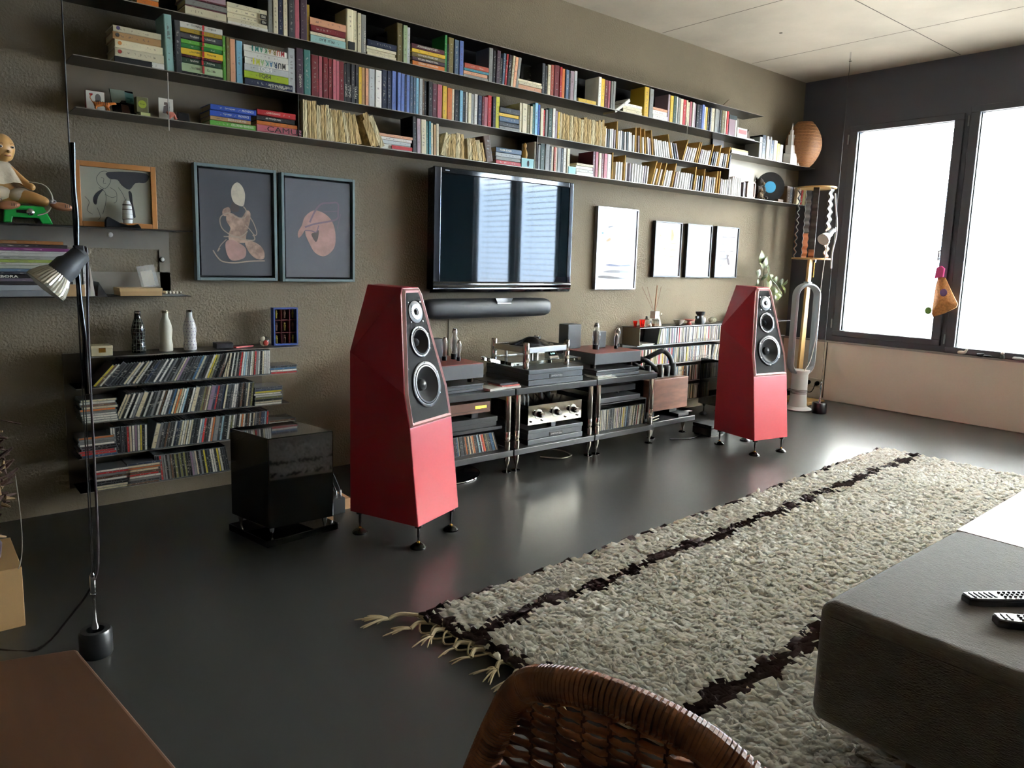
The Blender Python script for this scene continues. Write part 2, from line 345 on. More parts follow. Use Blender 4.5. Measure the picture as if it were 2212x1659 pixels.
def stack(px0,px1,pyb,z,items,where,group,y=-D,d=.14,scale=1,jit=.006):
    """flat pile; tokens 'col:thickness_mm[:wfrac]' bottom to top"""
    x0=P(px0,pyb,y).x; x1=P(px1,pyb,y).x; zz=z; out=[]; it=[t.split(':') for t in items.split()]
    for i,t in enumerate(it):
        th=float(t[1])/1000*scale; L=(x1-x0)*(float(t[2]) if len(t)>2 else 1); a=x0+R.uniform(0,jit); L-=R.uniform(0,jit)
        # book lies flat: spine to the front, height along x
        Mx=Matrix.Translation((a,y+.004+R.uniform(0,.008),zz+th))@Matrix.Rotation(PI/2,4,'Y')
        c=t[0]; pos='top' if i==len(it)-1 else 'bottom' if i==0 else ordn(i+1)+' from bottom'
        pos=pos+' one' if pos in('top','bottom') else pos
        o=put_book(Mx,th-.0006,L,d+R.uniform(-.01,.01),c,f'{CC[c][0]} flat book, {pos} of {where}',group,v=False)
        out.append((o,a,L,zz,th)); zz+=th
    return out
f1=lambda px:73.2+(px-600)*.2264; f2=lambda px:195.3+(px-600)*.1737; f3=lambda px:288.8+(px-600)*.1316
rS='top shelf'; GT='books on the top shelf'; GM='books on the middle shelf'; GB='books on the bottom shelf'
m_lt=mat('cream_print','e8e2d0',.6); m_dk=mat('dark_print','1c1a1a',.6); m_rp=mat('red_print','b3252b',.5)
def stext(b,s,fx=.5,hf=.5,wf=.5,m=m_lt,rot=0,y=None):   # lettering on the spine of a flat book from stack()
    o,a,L,z,t=b; text(s,t*hf,(a+L*fx,(-D-.0012 if y is None else y),z+t/2),m,o,rot=rot,width=L*wf)
# --- top shelf row (stands on Z2)
stack(296,343,9,Z2,'or_:24 cr:30 br:30','orange-bottomed pile at far left, top shelf',GT,d=.13)
s=stack(400,491,40,Z2,'cr:36 ma:6 gy:26 ma:6 mv:26','first cream pile, top shelf',GT)
s=stack(492,578,62,Z2,'wh:12 cr:14 cr:24 cr:24 cr:22','low cream pile with black end labels, top shelf',GT)
for b in s[2:4]:
    G().box(b[1]+b[2]*.83,-D-.0008,b[3]+.002,b[1]+b[2]*.985,-D+.003,b[3]+b[4]-.002).obj('end_label',m_dk,b[0]); stext(b,'PIPER',.9,.5,.11,rot=PI,y=-D-.0016)
run(581,671,f1,Z2,'gy:50:195 cr:58:195 nv:52:190 cr:50:185 dg:75:185 pk:55:195 pu:85:200 mu:28:170','the run left of the peach-topped pile',GT)
s=stack(671,748,95,Z2,'pt:36 cr:16 dr:30 pc:34','peach-topped pile, top shelf',GT)
stext(s[0],'WILLI  BLASI',.45,.4,.45,m_dk,PI)
rb=run(749,793,f1,Z2,'cr:88:198 cr:48:198 cr:48:192 gy:60:190','the cream run beside the navy-topped pile',GT)
q=P(753,97,-D-.002); o=G().box(q.x,-D-.001,Z2+.004,q.x+.036,-D+.002,Z2+.042).obj('end_label',m_dk,rb[0])
s=stack(793,857,120,Z2,'cr:14 cr:16 cr:15 nv:32','navy-topped pile, top shelf',GT)
run(815,858,f1,Z2,'bk:12:135 bk:12:170','the pair behind the navy-topped pile',GT,y=-.10,d=.09)
run(859,888,f1,Z2,'ol:66:195 pg:52:190 lg:36:185','the green-grey run, top shelf',GT)
s=stack(891,963,150,Z2,'or_:24 pu:20 ol:22 ye:20 ma:26','orange-and-maroon five-book pile, top shelf',GT,d=.13)
for b,tx in zip(s,['NOWELLES ABELES','KREUZGANG NIETZA','DER DES RESTAURANTS','','LES COUNTERMANDS']):
    if tx: stext(b,tx,.45,.42,.6,m_lt,PI)
run(961,1002,f1,Z2,'gn:30:195 bk:18:150 ol:60:190 sb:52:185 pb:48:185','the run with the green spine, top shelf',GT)
stack(1003,1056,182,Z2,'gy:14 pc:20 te:14 ro:28','rust-topped pile, top shelf',GT)
run(1057,1122,f1,Z2,'gy:46:190 bk:30:180 pu:42:185 bk:28:150 sb:30:180 rd:22:180 bk:36:178 cr:28:178 pc:34:176 gy:34:178','the run left of the jagged cream pile',GT,lean=(0,.12))
stack(1120,1171,208,Z2,'pc:26 cr:17 cr:15','jagged cream pile, top shelf',GT)
run(1126,1172,f1,Z2,'bk:40:175 nv:8:120','the pair behind the jagged cream pile',GT,y=-.09,d=.08)
run(1172,1248,f1,Z2,'dg:44:180 bk:30:170 cr:46:180 ro:48:185 dr:75:190 rd:38:185 or_:45:180 sb:52:178 bk:20:160 mv:60:178 lg:45:185','the run with tall red books, top shelf',GT)
stack(1249,1288,240,Z2,'ye:26','the single yellow slab, top shelf',GT)
run(1292,1330,f1,Z2,'wh:46:185 ye:58:180 dr:52:178 pk:34:178 gy:32:178 gy:40:182','the run left of the slanting white book',GT)
q=P(1329,240,-D); put_book(Matrix.Translation((q.x,-D+.005,Z2))@Matrix.Rotation(.98,4,'Y'),.022,.17,.12,'wh','white book slanting steeply against the row, top shelf',GT,name='book')
stack(1346,1388,255,Z2,'cr:22 cr:20 wh:20','cream pile under the slanting white book, top shelf',GT)
run(1392,1411,f1,Z2,'ye:70:200 gy:62:195','the yellow and grey pair, top shelf',GT)
stack(1410,1442,270,Z2,'wh:32 wh:30 pc:18','peach-topped white pile, top shelf',GT)
run(1443,1573,f1,Z2,'mv:28:190 ye:44:185 dgn:48:190 wh:14:190 gy:36:185 cr:40:182 rd:42:182 cr:22:182 cr:32:172 pk:32:180 wh:28:178 mv:30:175 bk:42:172 nv:36:172 pb:38:180 wh:24:170 ye:30:170 dg:24:168 nv:24:172 wh:18:172 cr:42:174 gy:50:174 gy:22:170 bk:28:172 ol:52:175 cr:24:175 rd:30:178','the last long run, top shelf',GT)
# --- middle shelf row (stands on Z3)
s=stack(246,354,128,Z3,'wh:24 cr:36 cr:32 tn:30 cr:26','tall cream pile at the left end, middle shelf',GM,d=.15,jit=.01)
for b,cc in zip(s[1:],['a8463c','c9803c','2a2a2a','4a3f6b']):
    g=G(); g.cyl((b[1]+b[2]*.09,-D-.001,b[3]+b[4]/2),.0075,.003,16,ax=(0,-1,0)); g.obj('publisher_dot',mat('dot_'+cc,cc,.5),b[0])
q=s[0]; G().box(q[1]-.002,-D+.0,q[3],q[1]+q[2]*.74,-D+.012,q[3]+q[4]*.95).obj('dark_cover',m_dk,q[0])
run(362,396,f2,Z3,'pt:88:235 bk:8:120 dg:72:218','the pair beside the green pile, middle shelf',GM,lean=(-.03,-.02))
s=stack(391,482,158,Z3,'bk:11 pg:36 dgn:25 ma:11 ye:27 gn:19 lm:19 dg:28 mu:19 wh:26','tall green pile, middle shelf',GM,d=.12)
for b in s[1:]:
    G().box(b[1]+b[2]*.5,-D-.0006,b[3]+.002,b[1]+b[2]*.545,-D+.003,b[3]+b[4]-.002).obj('red_band',m_rp,b[0])
for k,(l_,r_) in {9:('PETROS MARKARIS','OFFSHORE FALLEN'),7:('Petros Markaris','Nacht Kredit'),4:('Patrick Modiano','Eingang'),2:('Petros Markaris','Zahltag'),1:('Patrick Modiano','Die Liebe')}.items():
    stext(s[k],l_,.33,.3,.2,m_lt if k in(7,2) else m_dk); stext(s[k],r_,.72,.3,.2,m_lt if k in(7,2) else m_dk)
run(484,527,f2,Z3,'lm:36:195 ol:40:192 pc:62:190 lb:76:188','the run left of the white author pile',GM)
s=stack(529,624,190,Z3,'nv:32:1.1 lt:32 lg:30 wh:30 wh:28 wh:28','white author pile with big lettering, middle shelf',GM,d=.14)
stext(s[0],'WENN DIE SEELE',.72,.3,.5,m_lt); text('S.O.S. FUNKT',.0085,(s[0][1]+s[0][2]*.68,-D-.0012,s[0][3]+.007),m_lt,s[0][0],width=s[0][2]*.36)
stext(s[1],'1Q84',.46,.7,.26,m_dk); stext(s[2],'1Q84',.46,.72,.3,mat('pale_print','f4f2ea',.5))
cs=['b3252b','c4542f','8c7a2a','b58a2c','4f8f5a','2f8a6a','1f7f74','2a6f62']; cs2=['1c1a1a','1c2630','1f3a5a','2f6f9a','57a08a','8fb86a','c6c93a','d6cf2a']
for b,cl_ in ((s[5],cs),(s[3],cs2)):
    for i,ch in enumerate('MURAKAMI'):
        wl=b[2]*.092; text(ch,b[4]*.9,(b[1]+b[2]*(.88-i*.1),-D-.0012,b[3]+b[4]/2),mat('print_'+cl_[i],cl_[i],.5),b[0],rot=PI,width=wl*(.35 if ch=='I' else .85),bold=.025)
run(624,923,f2,Z3,'lg:92:205 pu:92:212 tl:88:212 dr:98:195 pk:48:195 dr:70:195 dr:55:192 pk:44:192 pk:44:190 dr:62:192 bk:32:185 bk:58:192 dg:54:190 bk:46:190 ye:46:185 tn:46:185 pc:46:185 lg:86:187 wh:92:187 nv:78:195 nv:66:195 pb:66:200 __:10 pb:50:198 pb:56:195 nv:26:190 pb:52:195 sb:50:193 sb:42:190 lb:46:190 lg:54:190 br:26:188 bk:34:184','the run right of the white author pile',GM)  # narrow black book before the black spines fills a merely dark gap
def vtext(px,py,s_,h,wd,m,par,up=1,y=-D-.0005):
    q=P(px,py,y); text(s_,h,(q.x,y,q.z),m,par,rot=up*PI/2,width=wd)
bl_=[o for o in bpy.data.objects if o.name.startswith('book')]
def near(px,py):
    q=P(px,py,-D); best=None
    for o in bl_:
        if abs(o.location.z-(Z3))<.08 or 1:
            xs=[(o.matrix_world@Vector(c)) for c in o.bound_box]; a=min(v.x for v in xs); b=max(v.x for v in xs); c=min(v.z for v in xs); d_=max(v.z for v in xs)
            if a<=q.x<=b and c<=q.z<=d_: best=o
    return best
for px,py in ((649,170),(687,180),(748,190),(757,192),(768,195)):
    o=near(px,py)
    if o: vtext(px,py+ (5 if px>700 else 5),'VARGAS',.011,.062,m_lt if px!=687 else m_rp,o,1 if px<700 else -1)
for o_,px,py,s_ in ((rb[3],788,90,'LAST MAN DIERE'),):
    if o_: vtext(px,py,s_,.009,.10,m_lt,o_,-1)
run(926,1081,f2,Z3,'bk:58:185 ma:66:178 pk:70:180 ye:64:178 or_:72:172 cr:34:172 bk:66:170 lb:50:172 bk:42:168 wh:30:170 cr:50:168 gy:46:165 wh:52:170 nv:62:165 dr:36:165 pk:56:165 rd:62:178 bk:54:175 ly:66:180','the run ending in a bright yellow book',GM)
stack(1079,1123,270,Z3,'gy:18 dg:26 sb:30 ye:20 dg:34','slate-coloured pile, middle shelf',GM)
run(1123,1211,f2,Z3,'cr:32:172 cr:68:172 ol:38:170 cr:36:165 tl:36:180 lb:46:192 cl:28:185 cr:44:165 rd:24:160 gy:36:165 dgn:62:175 wh:42:180 mv:34:168 ye:40:165','the run left of the worn middle volumes',GM)
# worn volumes with frayed page edges
m_worn=mat('frayed_paper_edges','d2b47c',.95,bump=1.4,bs=120,noise=.55,ns=40,stretch=(2.5,1,.18)); m_worn2=mat('frayed_pale_edges','e4d3a6',.95,bump=1.4,bs=120,noise=.5,ns=45,stretch=(2.5,1,.18))
def worn(px0,px1,ref,z,items,where,group,leans=None,y=-D,d=.13):
    x=P(px0,ref(px0),y).x; x1=P(px1,ref(px1),y).x; it=[t.split(':') for t in items.split()]; W=sum(float(t[0]) for t in it); n=len(it); U=(x1-x)/W
    for i,t in enumerate(it):
        w_=float(t[0])*U; h=float(t[1])/1000; a=math.radians(float(t[2])) if len(t)>2 else 0
        th=w_*math.cos(a)*.93; g=G(); K=9; nx=max(2,int(th/.007)); pts=[];fs=[]
        for k in range(K+1):
            for j in range(nx+1):
                pts.append((th*j/nx+(R.uniform(-.0012,.0012)),R.uniform(0,.004),h*k/K+(R.uniform(-.003,.003) if k==K else 0)))
        for k in range(K):
            for j in range(nx): b=k*(nx+1)+j; fs.append((b,b+1,b+nx+2,b+nx+1))
        g.poly(pts,fs); g.box(0,.003,0,th,d,h-.003)
        Mx=Matrix.Translation((x+(w_ if a>0 else 0),y+.003,z))@Matrix.Rotation(a,4,'Y')@Matrix.Translation((-th if a>0 else 0,0,0))
        g.xf(Mx).obj('worn_book',m_worn if (i*7)%3 else m_worn2,label=f'worn book with frayed edges, {ordn(i+1)} from left in {where}',cat='book',group=group); x+=w_
worn(1209,1309,f2,Z3,'30:165 46:160 62:158 46:158 66:155 38:150 36:150 50:165 60:158 56:158 40:155 30:165 22:160 30:172 30:135','the brown run, middle shelf','worn books on the middle shelf')
worn(656,712,f3,Z4,'62:182 58:178 72:182 56:165 48:170 28:172 40:175','the first brown run, bottom shelf','worn books on the bottom shelf')
worn(712,836,f3,Z4,'58:155:-6 62:155:-8 72:155:-10 40:152:-11 72:152:-13 60:150:-15 100:0.1:0 40:135:-22 66:175:-24 72:165:-27','the backward-leaning brown run, bottom shelf','worn books on the bottom shelf')
worn(952,1052,f3,Z4,'80:128:14 60:125 70:130 56:140 60:138:-3 50:5 66:122:-6 40:122:-10 44:125:-14 60:120:-14 46:110:-16','the worn run above the television','worn books on the bottom shelf')
# --- bottom shelf row (stands on Z4)
s=stack(454,553,266,Z4,'lm:24 tn:18:.88 cl:26:.9 cl:26','blue-topped pile, bottom shelf',GB,d=.15)
stext(s[0],'VERLORENES VERNEGUES',.68,.45,.5); stext(s[1],'BRENNENDER MIDI',.65,.5,.45)
for b in s[2:]: stext(b,'PROVENCE',.8,.36,.26); stext(b,'Pierre Lagrange',.4,.25,.2)
s=stack(556,652,281,Z4,'pk:34 or_:18:.92 bk:24:.86 rd:28:.86','red-topped pile, bottom shelf',GB,d=.15)
stext(s[0],'CAMUS',.6,.75,.8,m_dk); stext(s[2],'AIR POWER MAN',.4,.3,.4); stext(s[3],'CARS ELEGANCE',.4,.3,.35)
s=stack(820,893,312,Z4,'wh:26 lg:20:.95 wh:17 pc:14','red-banded white pile, bottom shelf',GB,d=.13)
G().box(s[0][1]+s[0][2]*.35,-D-.0006,s[0][3]+.004,s[0][1]+s[0][2]*.96,-D+.003,s[0][3]+s[0][4]-.004).obj('red_band',m_rp,s[0][0])
run(893,950,f3,Z4,'bk:60:190 mv:58:182 cr:78:182 tl:34:178 te:38:178 cr:34:172 tn:36:165 cr:42:172','the run right of the red-banded pile',GB,lean=(-.03,-.02))
q=P(1052,347,-D); put_book(Matrix.Translation((q.x,-D+.004,Z4))@Matrix.Rotation(-.2,4,'Y'),.05,.15,.14,'br','thick brown book leaning left above the television, bottom shelf',GB)
s=stack(1071,1126,358,Z4,'rd:24 gy:20 lg:24 sb:30','red-bottomed pile, bottom shelf',GB); stext(s[3],'RIVER EDGES',.35,.35,.45)
run(1156,1232,f3,Z4,'wh:42:165 gy:32:150 dgn:62:160 gy:64:160 bk:28:150 cr:32:152 ro:32:152 cr:18:150 gy:56:152 bk:32:150 wh:46:155 cr:46:155','the run behind the turquoise tins, bottom shelf',GB)
stack(1245,1282,382,Z4,'wh:20 wh:18 wh:20 cr:17','four-book white pile, bottom shelf',GB)
run(1282,1321,f3,Z4,'ma:34:165 pk:38:165 cr:38:160 dr:30:160 pk:46:162 wh:56:162','the pink run right of the white pile',GB)
# right end
run(1640,1692,lambda p:345+(p-1640)*.13,ZR,'lg:40:170 bk:55:190 wh:26:188 gy:28:165 lg:18:190 nv:34:165 wh:46:168 ye:44:150 wh:44:145','the books before the white tower figure',GT)
stack(1581,1617,340,ZR,'wh:12 wh:10 ye:14','papers at the end of the middle row','papers on the raised end shelf',jit=.02)
run(1722,1745,lambda p:435,Z4,'cr:30:150 wh:30:155 rd:20:150 ol:40:150 br:30:140','the last group beside the window corner',GB,lean=(.1,.1))
# --- record singles (thin white sleeves) with cardboard dividers
m_sl=mat('white_record_sleeve','e8e6e0',.6); m_sld=mat('dark_record_sleeve','35343a',.5); m_slm=mat('mauve_record_sleeve','9a8f96',.6); m_div=mat('cardboard_divider','b8924f',.85,noise=.2,ns=30)
def singles(px0,px1,ref,z,n,a0,a1,divs,where,y=-D,h0=.135):
    x0=P(px0,ref(px0),y).x; x1=P(px1,ref(px1),y).x; U=(x1-x0)/n
    for i in range(n):
        k=i/max(1,n-1); a=math.radians(a0*(1-k)+a1*k); x=x0+i*U
        dv=i in divs; th=min(.012 if not dv else .008,U*math.cos(a)*.9); h=h0+R.uniform(-.004,.004)+(.055 if dv else 0)
        g=G().box(0,0,0,th,.14,h)
        Mx=Matrix.Translation((x+(U if a>0 else 0),y+.004+R.uniform(0,.006),z))@Matrix.Rotation(a,4,'Y')@Matrix.Translation((-th if a>0 else 0,0,0))
        g.xf(Mx); r=R.random()
        if dv: g.obj('cardboard_divider',m_div,label=f'tan cardboard divider rising {ordn(i+1)} from left in {where}',cat='divider',group='dividers among the singles')
        else:
            nm,mm=('white',m_sl) if r<.78 else ('dark',m_sld) if r<.9 else ('mauve',m_slm)
            g.obj('record_single',mm,label=f'{nm} sleeved record single {ordn(i+1)} from left in {where}',cat='record',group='record singles on the wall shelf')
singles(1309,1368,f2,Z3,13,0,-3,(5,),'the upright singles, middle shelf',h0=.125)
singles(1369,1396,f2,Z3,5,-3,-6,(1,3),'the brown-divided singles, middle shelf',h0=.115)
singles(1396,1470,f2,Z3,15,-8,-20,(0,3,11),'the left-leaning singles, middle shelf',h0=.115)
singles(1471,1577,f2,Z3,24,20,8,(0,6,7,13,17,22),'the right-leaning singles, middle shelf',h0=.11)
singles(1322,1350,f3,Z4,5,0,2,(0,4),'the singles under the shelf gap, bottom shelf',h0=.12)
singles(1352,1400,f3,Z4,9,0,6,(),'the singles beside dark sleeves, bottom shelf',h0=.125)
singles(1403,1470,f3,Z4,12,18,10,(0,2,4,8),'the right-leaning singles, bottom shelf',h0=.12)
singles(1455,1577,f3,Z4,26,8,2,(8,12,18,19),'the last upright singles, bottom shelf',h0=.118) if 0 else singles(1470,1577,f3,Z4,22,8,2,(5,9,15,16),'the last upright singles, bottom shelf',h0=.118)
singles(1582,1604,lambda p:420,Z4,5,0,-2,(),'the white records beside the framed photo box',h0=.15)
NBOOK=len([o for o in bpy.data.objects if o.name.startswith(('book','worn_book'))]); print('books',NBOOK)
# ---------- compact disc cases ----------
PAL=[('black','17181a',30),('charcoal','2e2f33',14),('white','dcd9cf',15),('cream','cfc3a2',12),('grey','7d7d7c',9),('brown','59402f',5),('red','a52a2a',4),('olive','6d6a40',3),('blue','34597d',3),('navy','222c44',4),('yellow','c9b43c',2),('orange','b96a38',2),('mauve','8d7488',2),('pale blue','93b3bf',2)]
def pick(r=R):
    t=r.uniform(0,sum(p[2] for p in PAL))
    for p in PAL:
        t-=p[2]
        if t<=0: return p
    return PAL[0]
m_case=mat('clear_case_plastic','6e7376',.12,spec=.8)
def cdmat(p,v=True): return mat('disc_spine_'+p[0].replace(' ','_')+('_v' if v else '_h'),p[1],.3 if v else .301,print_='v' if v else 'h')
def cd_geo(t,h=.125,d=.14):
    g=G(); g.box(0,0,0,t,d,h,1); g.box(t*.12,-.0006,.004,t*.88,.001,h-.004,0); return g
def cds(x0,x1,z,where,a0,a1,first=None,group=None,y=-.175,stuff=None,h=.125,rr_=R,light=0,tmin=.0095):
    x=x0; i=0
    while x<x1:
        k=(x-x0)/(x1-x0); a=math.radians(a0*(1-k)+a1*k); t=rr_.choice([.0098,.0098,.0104,.0104,.0104,.022 if rr_.random()<.25 else .0085]) if not stuff else .0104
        w_=t/math.cos(a)*1.02
        if x+w_>x1+.004: break
        p=pick(rr_)
        if light and p[0] in('black','charcoal','navy') and rr_.random()<light: p=PAL[rr_.choice([2,3,4,2])]
        g=cd_geo(t*.96,h-rr_.uniform(0,.002))
        Mx=Matrix.Translation((x+(w_ if a>=0 else 0),y+rr_.uniform(0,.004),z))@Matrix.Rotation(a,4,'Y')@Matrix.Translation((-t*.96 if a>=0 else 0,0,0))
        g.xf(Mx); i+=1
        if stuff is not None: stuff.append((g,p))
        else:
            st='leaning' if abs(a)>.15 else 'upright'
            g.obj('disc_case',[cdmat(p),m_case],label=f'{p[0]} {st} disc case, {ordn(i)} from left in {where}',cat='disc case',group=group)
        x+=w_
def cdstack(x0,z,n,where,group,y=-.175,cols=None,L=.142,rng=R):
    zz=z
    for i in range(n):
        p=pick(rng) if not cols else [q for q in PAL if q[0]==cols[i]][0]
        t=rng.choice([.0098,.0104,.0104,.0104]); a=x0+rng.uniform(-.006,.006)
        g=G(); g.box(a,y,zz,a+L,y+.125,zz+t*.97,1); g.box(a+.004,y-.0006,zz+t*.12,a+L-.004,y+.001,zz+t*.86,0)
        pos='top' if i==n-1 else 'bottom' if i==0 else ordn(i+1)+' from bottom'
        g.obj('disc_case',[cdmat(p,False),m_case],label=f'{p[0]} flat disc case, {pos} in {where}',cat='disc case',group=group); zz+=t
    return zz
Y8=-.178
def X8(px,py): return P(px,py,Y8).x
GL='discs in the left rack'
cds(X8(197,834),X8(480,812),RZ[1],'first row of the left rack',42,20,group=GL)
cds(X8(480,812),X8(583,808),RZ[1],'first row right part of left rack',12,1,group=GL,light=.4)
cdstack(X8(583,808),RZ[1],4,'short pile ending the first row',GL)
cdstack(X8(176,912),RZ[2],10,'pile left of the second row',GL,cols=['white','white','white','white','grey','orange','cream','brown','white','cream'])
cds(X8(247,905),X8(545,876),RZ[2],'second row of the left rack',24,7,group=GL,light=.2)
cdstack(X8(551,872),RZ[2],9,'pile right of the second row',GL)
cdstack(X8(174,990),RZ[3],9,'pile left of the third row',GL,cols=['blue','red','red','black','black','white','grey','grey','orange'])
cds(X8(243,982),X8(320,973),RZ[3],'third row left part of left rack',-2,2,group=GL,light=.3)
cds(X8(325,973),X8(580,945),RZ[3],'third row of the left rack',14,5,group=GL,light=.1)
cdstack(X8(583,940),RZ[3],7,'pile right of the third row',GL)
cdstack(X8(206,1060),RZ[4],9,'first pile in the bottom row',GL,cols=['cream','cream','black','black','white','brown','grey','red','white'])
cdstack(X8(275,1050),RZ[4],10,'second pile in the bottom row',GL,cols=['brown','charcoal','grey','white','red','brown','cream','orange','cream','navy'])
cds(X8(340,1042),X8(497,1018),RZ[4],'bottom row of the left rack',-4,-9,group=GL,light=.1)
NCD=len([o for o in bpy.data.objects if o.name.startswith('disc_case')]); print('cds',NCD)
st=[]; R2=random.Random(11)
cds(4.40,4.44,RZ[1],'',12,12,stuff=st,rr_=R2,light=.8); cds(4.45,5.22,RZ[1],'',0,0,stuff=st,rr_=R2,light=.75)
cds(4.22,5.1,RZ[2],'',0,0,stuff=st,rr_=R2,light=.65); cds(5.1,5.25,RZ[2],'',14,10,stuff=st,rr_=R2,light=.7); cds(4.40,5.25,RZ[3],'',0,0,stuff=st,rr_=R2,light=.6); cds(4.75,5.2,RZ[4],'',0,2,stuff=st,rr_=R2,light=.6); cds(5.25,5.6,RZ[1],'',0,2,stuff=st,rr_=R2,light=.5)
g=G(); ms=[m_case]+[cdmat(p) for p in PAL]; idx={p[0]:i+1 for i,p in enumerate(PAL)}
for q,p in st: n0=len(g.m); g.poly(q.v,q.f); g.m[n0:]=[0 if k==1 else idx[p[0]] for k in q.m]
g.obj('disc_case',ms,label='rows of disc cases filling the rack behind the right red speaker',cat='disc cases',kind='stuff')
# black case with faint letters and papers at the left of the right rack
g=G().box(4.22,-.03,RZ[1]+.004,4.42,-.01,RZ[0]-.008); o=g.obj('box_set',mat('black_card','141518',.4),label='black box set standing at the left end of the right disc rack',cat='box')
text('MUSIK',.012,(4.35,-.031,.675),mat('dim_print','4a4845',.6),o)
for k,(c,l) in enumerate((('d8d4ca','lower white booklet lying in the right disc rack'),('c3bfb6','upper pale booklet lying in the right disc rack'))):
    G().box(4.22+.02*k,-.165,RZ[1]+.006*k,4.37+.015*k,-.04,RZ[1]+.005+.006*k).obj('booklet',mat('booklet'+str(k),c,.5),label=l,cat='booklet',group='booklets in the right rack')
# ---------- pictures ----------
def frame_pic(name,label,cat,x0,x1,z0,z1,dep,fw,m_f,m_in,inset=.012,group=None,gap=0):
    t=thing(name,label,cat,((x0+x1)/2,-dep/2,z0),group=group)
    g=G(); y0=-dep; 
    g.box(x0,y0,z0,x0+fw,-.004,z1); g.box(x1-fw,y0,z0,x1,-.004,z1); g.box(x0+fw,y0,z0,x1-fw,-.004,z0+fw); g.box(x0+fw,y0,z1-fw,x1-fw,-.004,z1)
    g.obj('frame',m_f,t,bevel=.0015)
    if gap: G().box(x0+fw,-.012,z0+fw,x1-fw,-.005,z1-fw).obj('backing',mat('black_backing','0b0b0c',.8),t)
    c=G().box(x0+fw+gap,-dep+inset,z0+fw+gap,x1-fw-gap,-.006,z1-fw-gap).obj('canvas' if gap else 'print',m_in,t)
    return t,c,-dep+inset-.0006
m_gf=mat('grey_green_frame','6b7a7a',.45); m_cv=mat('charcoal_canvas','48484b',.62,spec=.4,noise=.08,ns=2)
def flat(pts,mt,par,y,name,fn):   # a flat painted shape, pts in photo pixels
    g=G(); v=[P(a,b,y) for a,b in pts]; g.poly(v,[tuple(range(len(v)))]); return g.obj(name,mt,par)
def q3(x,y): return (400+x/5.721,330+y/5.721)
def smooth(pts,k=4,closed=True):
    n=len(pts); out=[]
    for i in range(n if closed else n-1):
        p0,p1,p2,p3=[pts[(i+j-1)%n] if closed else pts[min(max(i+j-1,0),n-1)] for j in range(4)]
        for s in range(k):
            t=s/k; out.append(tuple(.5*(2*p1[c]+(p2[c]-p0[c])*t+(2*p0[c]-5*p1[c]+4*p2[c]-p3[c])*t*t+(3*p1[c]-p0[c]-3*p2[c]+p3[c])*t**3) for c in range(len(p1))))
    if not closed: out.append(tuple(pts[-1]))
    return out
def ribbon(pts,wd,mt,par,y,name='painted_rope'):   # flat painted line
    pts=smooth([q3(*p) for p in pts],4,False); v=[P(a,b,y) for a,b in pts]; g=G(); L=[];Rr=[]
    for i,p in enumerate(v):
        t=(v[min(i+1,len(v)-1)]-v[max(i-1,0)]); n=Vector((-t.z,0,t.x)).normalized()*wd/2; L.append(p+n);Rr.append(p-n)
    n=len(v); g.poly(L+Rr,[(i,i+1,n+i+1,n+i) for i in range(n-1)]); return g.obj(name,mt,par)
t,c,y=frame_pic('framed_picture','grey-green framed picture of a seated pale figure wound in rope','picture',1.10,1.497,1.05,1.602,.05,.014,m_gf,m_cv,gap=.01)
ms1=mat('painted_skin','b99a84',.6,noise=.25,ns=30,col2='84695a'); ms2=mat('painted_pale_head','c9bca4',.6,noise=.2,ns=40); ms3=mat('painted_rose_skin','b0897e',.6,noise=.2,ns=25); mrp=mat('painted_rope','a28f7c',.6); mdk=mat('painted_shade','4b3f3a',.6)
S=lambda pts:[q3(*p) for p in smooth(pts)]
flat(S([(515,765),(570,745),(650,790),(700,800),(760,715),(805,745),(800,850),(770,960),(750,1060),(760,1110),(560,1100),(540,1000),(560,930),(510,840)]),ms1,c,y,'painted_torso',0)
flat(S([(470,700),(540,672),(560,740),(500,785),(462,760)]),ms1,c,y-.0002,'painted_shoulder',0)
flat(S([(640,365),(700,410),(738,500),(735,600),(715,660),(660,650),(600,610),(568,520),(580,420)]),ms2,c,y-.0004,'painted_head',0)
flat(S([(590,600),(640,610),(670,660),(660,720),(600,735),(560,690)]),mdk,c,y-.0003,'painted_shadow',0)
flat(S([(500,1110),(570,1075),(690,1130),(750,1190),(740,1290),(640,1330),(560,1320),(510,1230)]),ms3,c,y-.0004,'painted_knee',0)
flat(S([(740,1110),(820,1090),(930,1150),(978,1230),(970,1310),(880,1310),(790,1230)]),ms1,c,y-.0005,'painted_knee',0)
for w_,pts in ((.0055,[(720,665),(755,720),(735,800),(640,800),(540,745),(450,780),(430,850),(470,950),(600,1030),(700,1030),(770,970)]),(.0045,[(740,890),(800,950),(860,1020),(885,990),(850,880),(805,800)]),(.006,[(475,1035),(620,1040),(740,1075),(850,1080),(855,1040),(835,1015)]),(.0045,[(510,1070),(440,1140),(400,1220),(430,1180)]),(.006,[(345,1205),(400,1290),(470,1345),(620,1360),(800,1340),(985,1335)])):
    ribbon(pts,w_,mrp,c,y-.0008)
t,c,y=frame_pic('framed_picture','grey-green framed picture of a curled pale figure with purple tubing','picture',1.523,1.935,1.046,1.596,.05,.014,m_gf,mat('grey_canvas','606064',.62,spec=.4,noise=.1,ns=2),gap=.01)
flat(S([(1580,715),(1680,730),(1770,790),(1830,880),(1858,1010),(1850,1150),(1790,1240),(1700,1280),(1600,1230),(1540,1130),(1490,1020),(1480,960),(1440,1020),(1400,1050),(1395,980),(1440,900),(1480,790)]),ms3,c,y,'painted_back',0)
flat(S([(1600,985),(1650,960),(1640,1060),(1610,1100),(1560,1010)]),mdk,c,y-.0002,'painted_shadow',0)
mpt=mat('painted_purple_tube','75606c',.6)
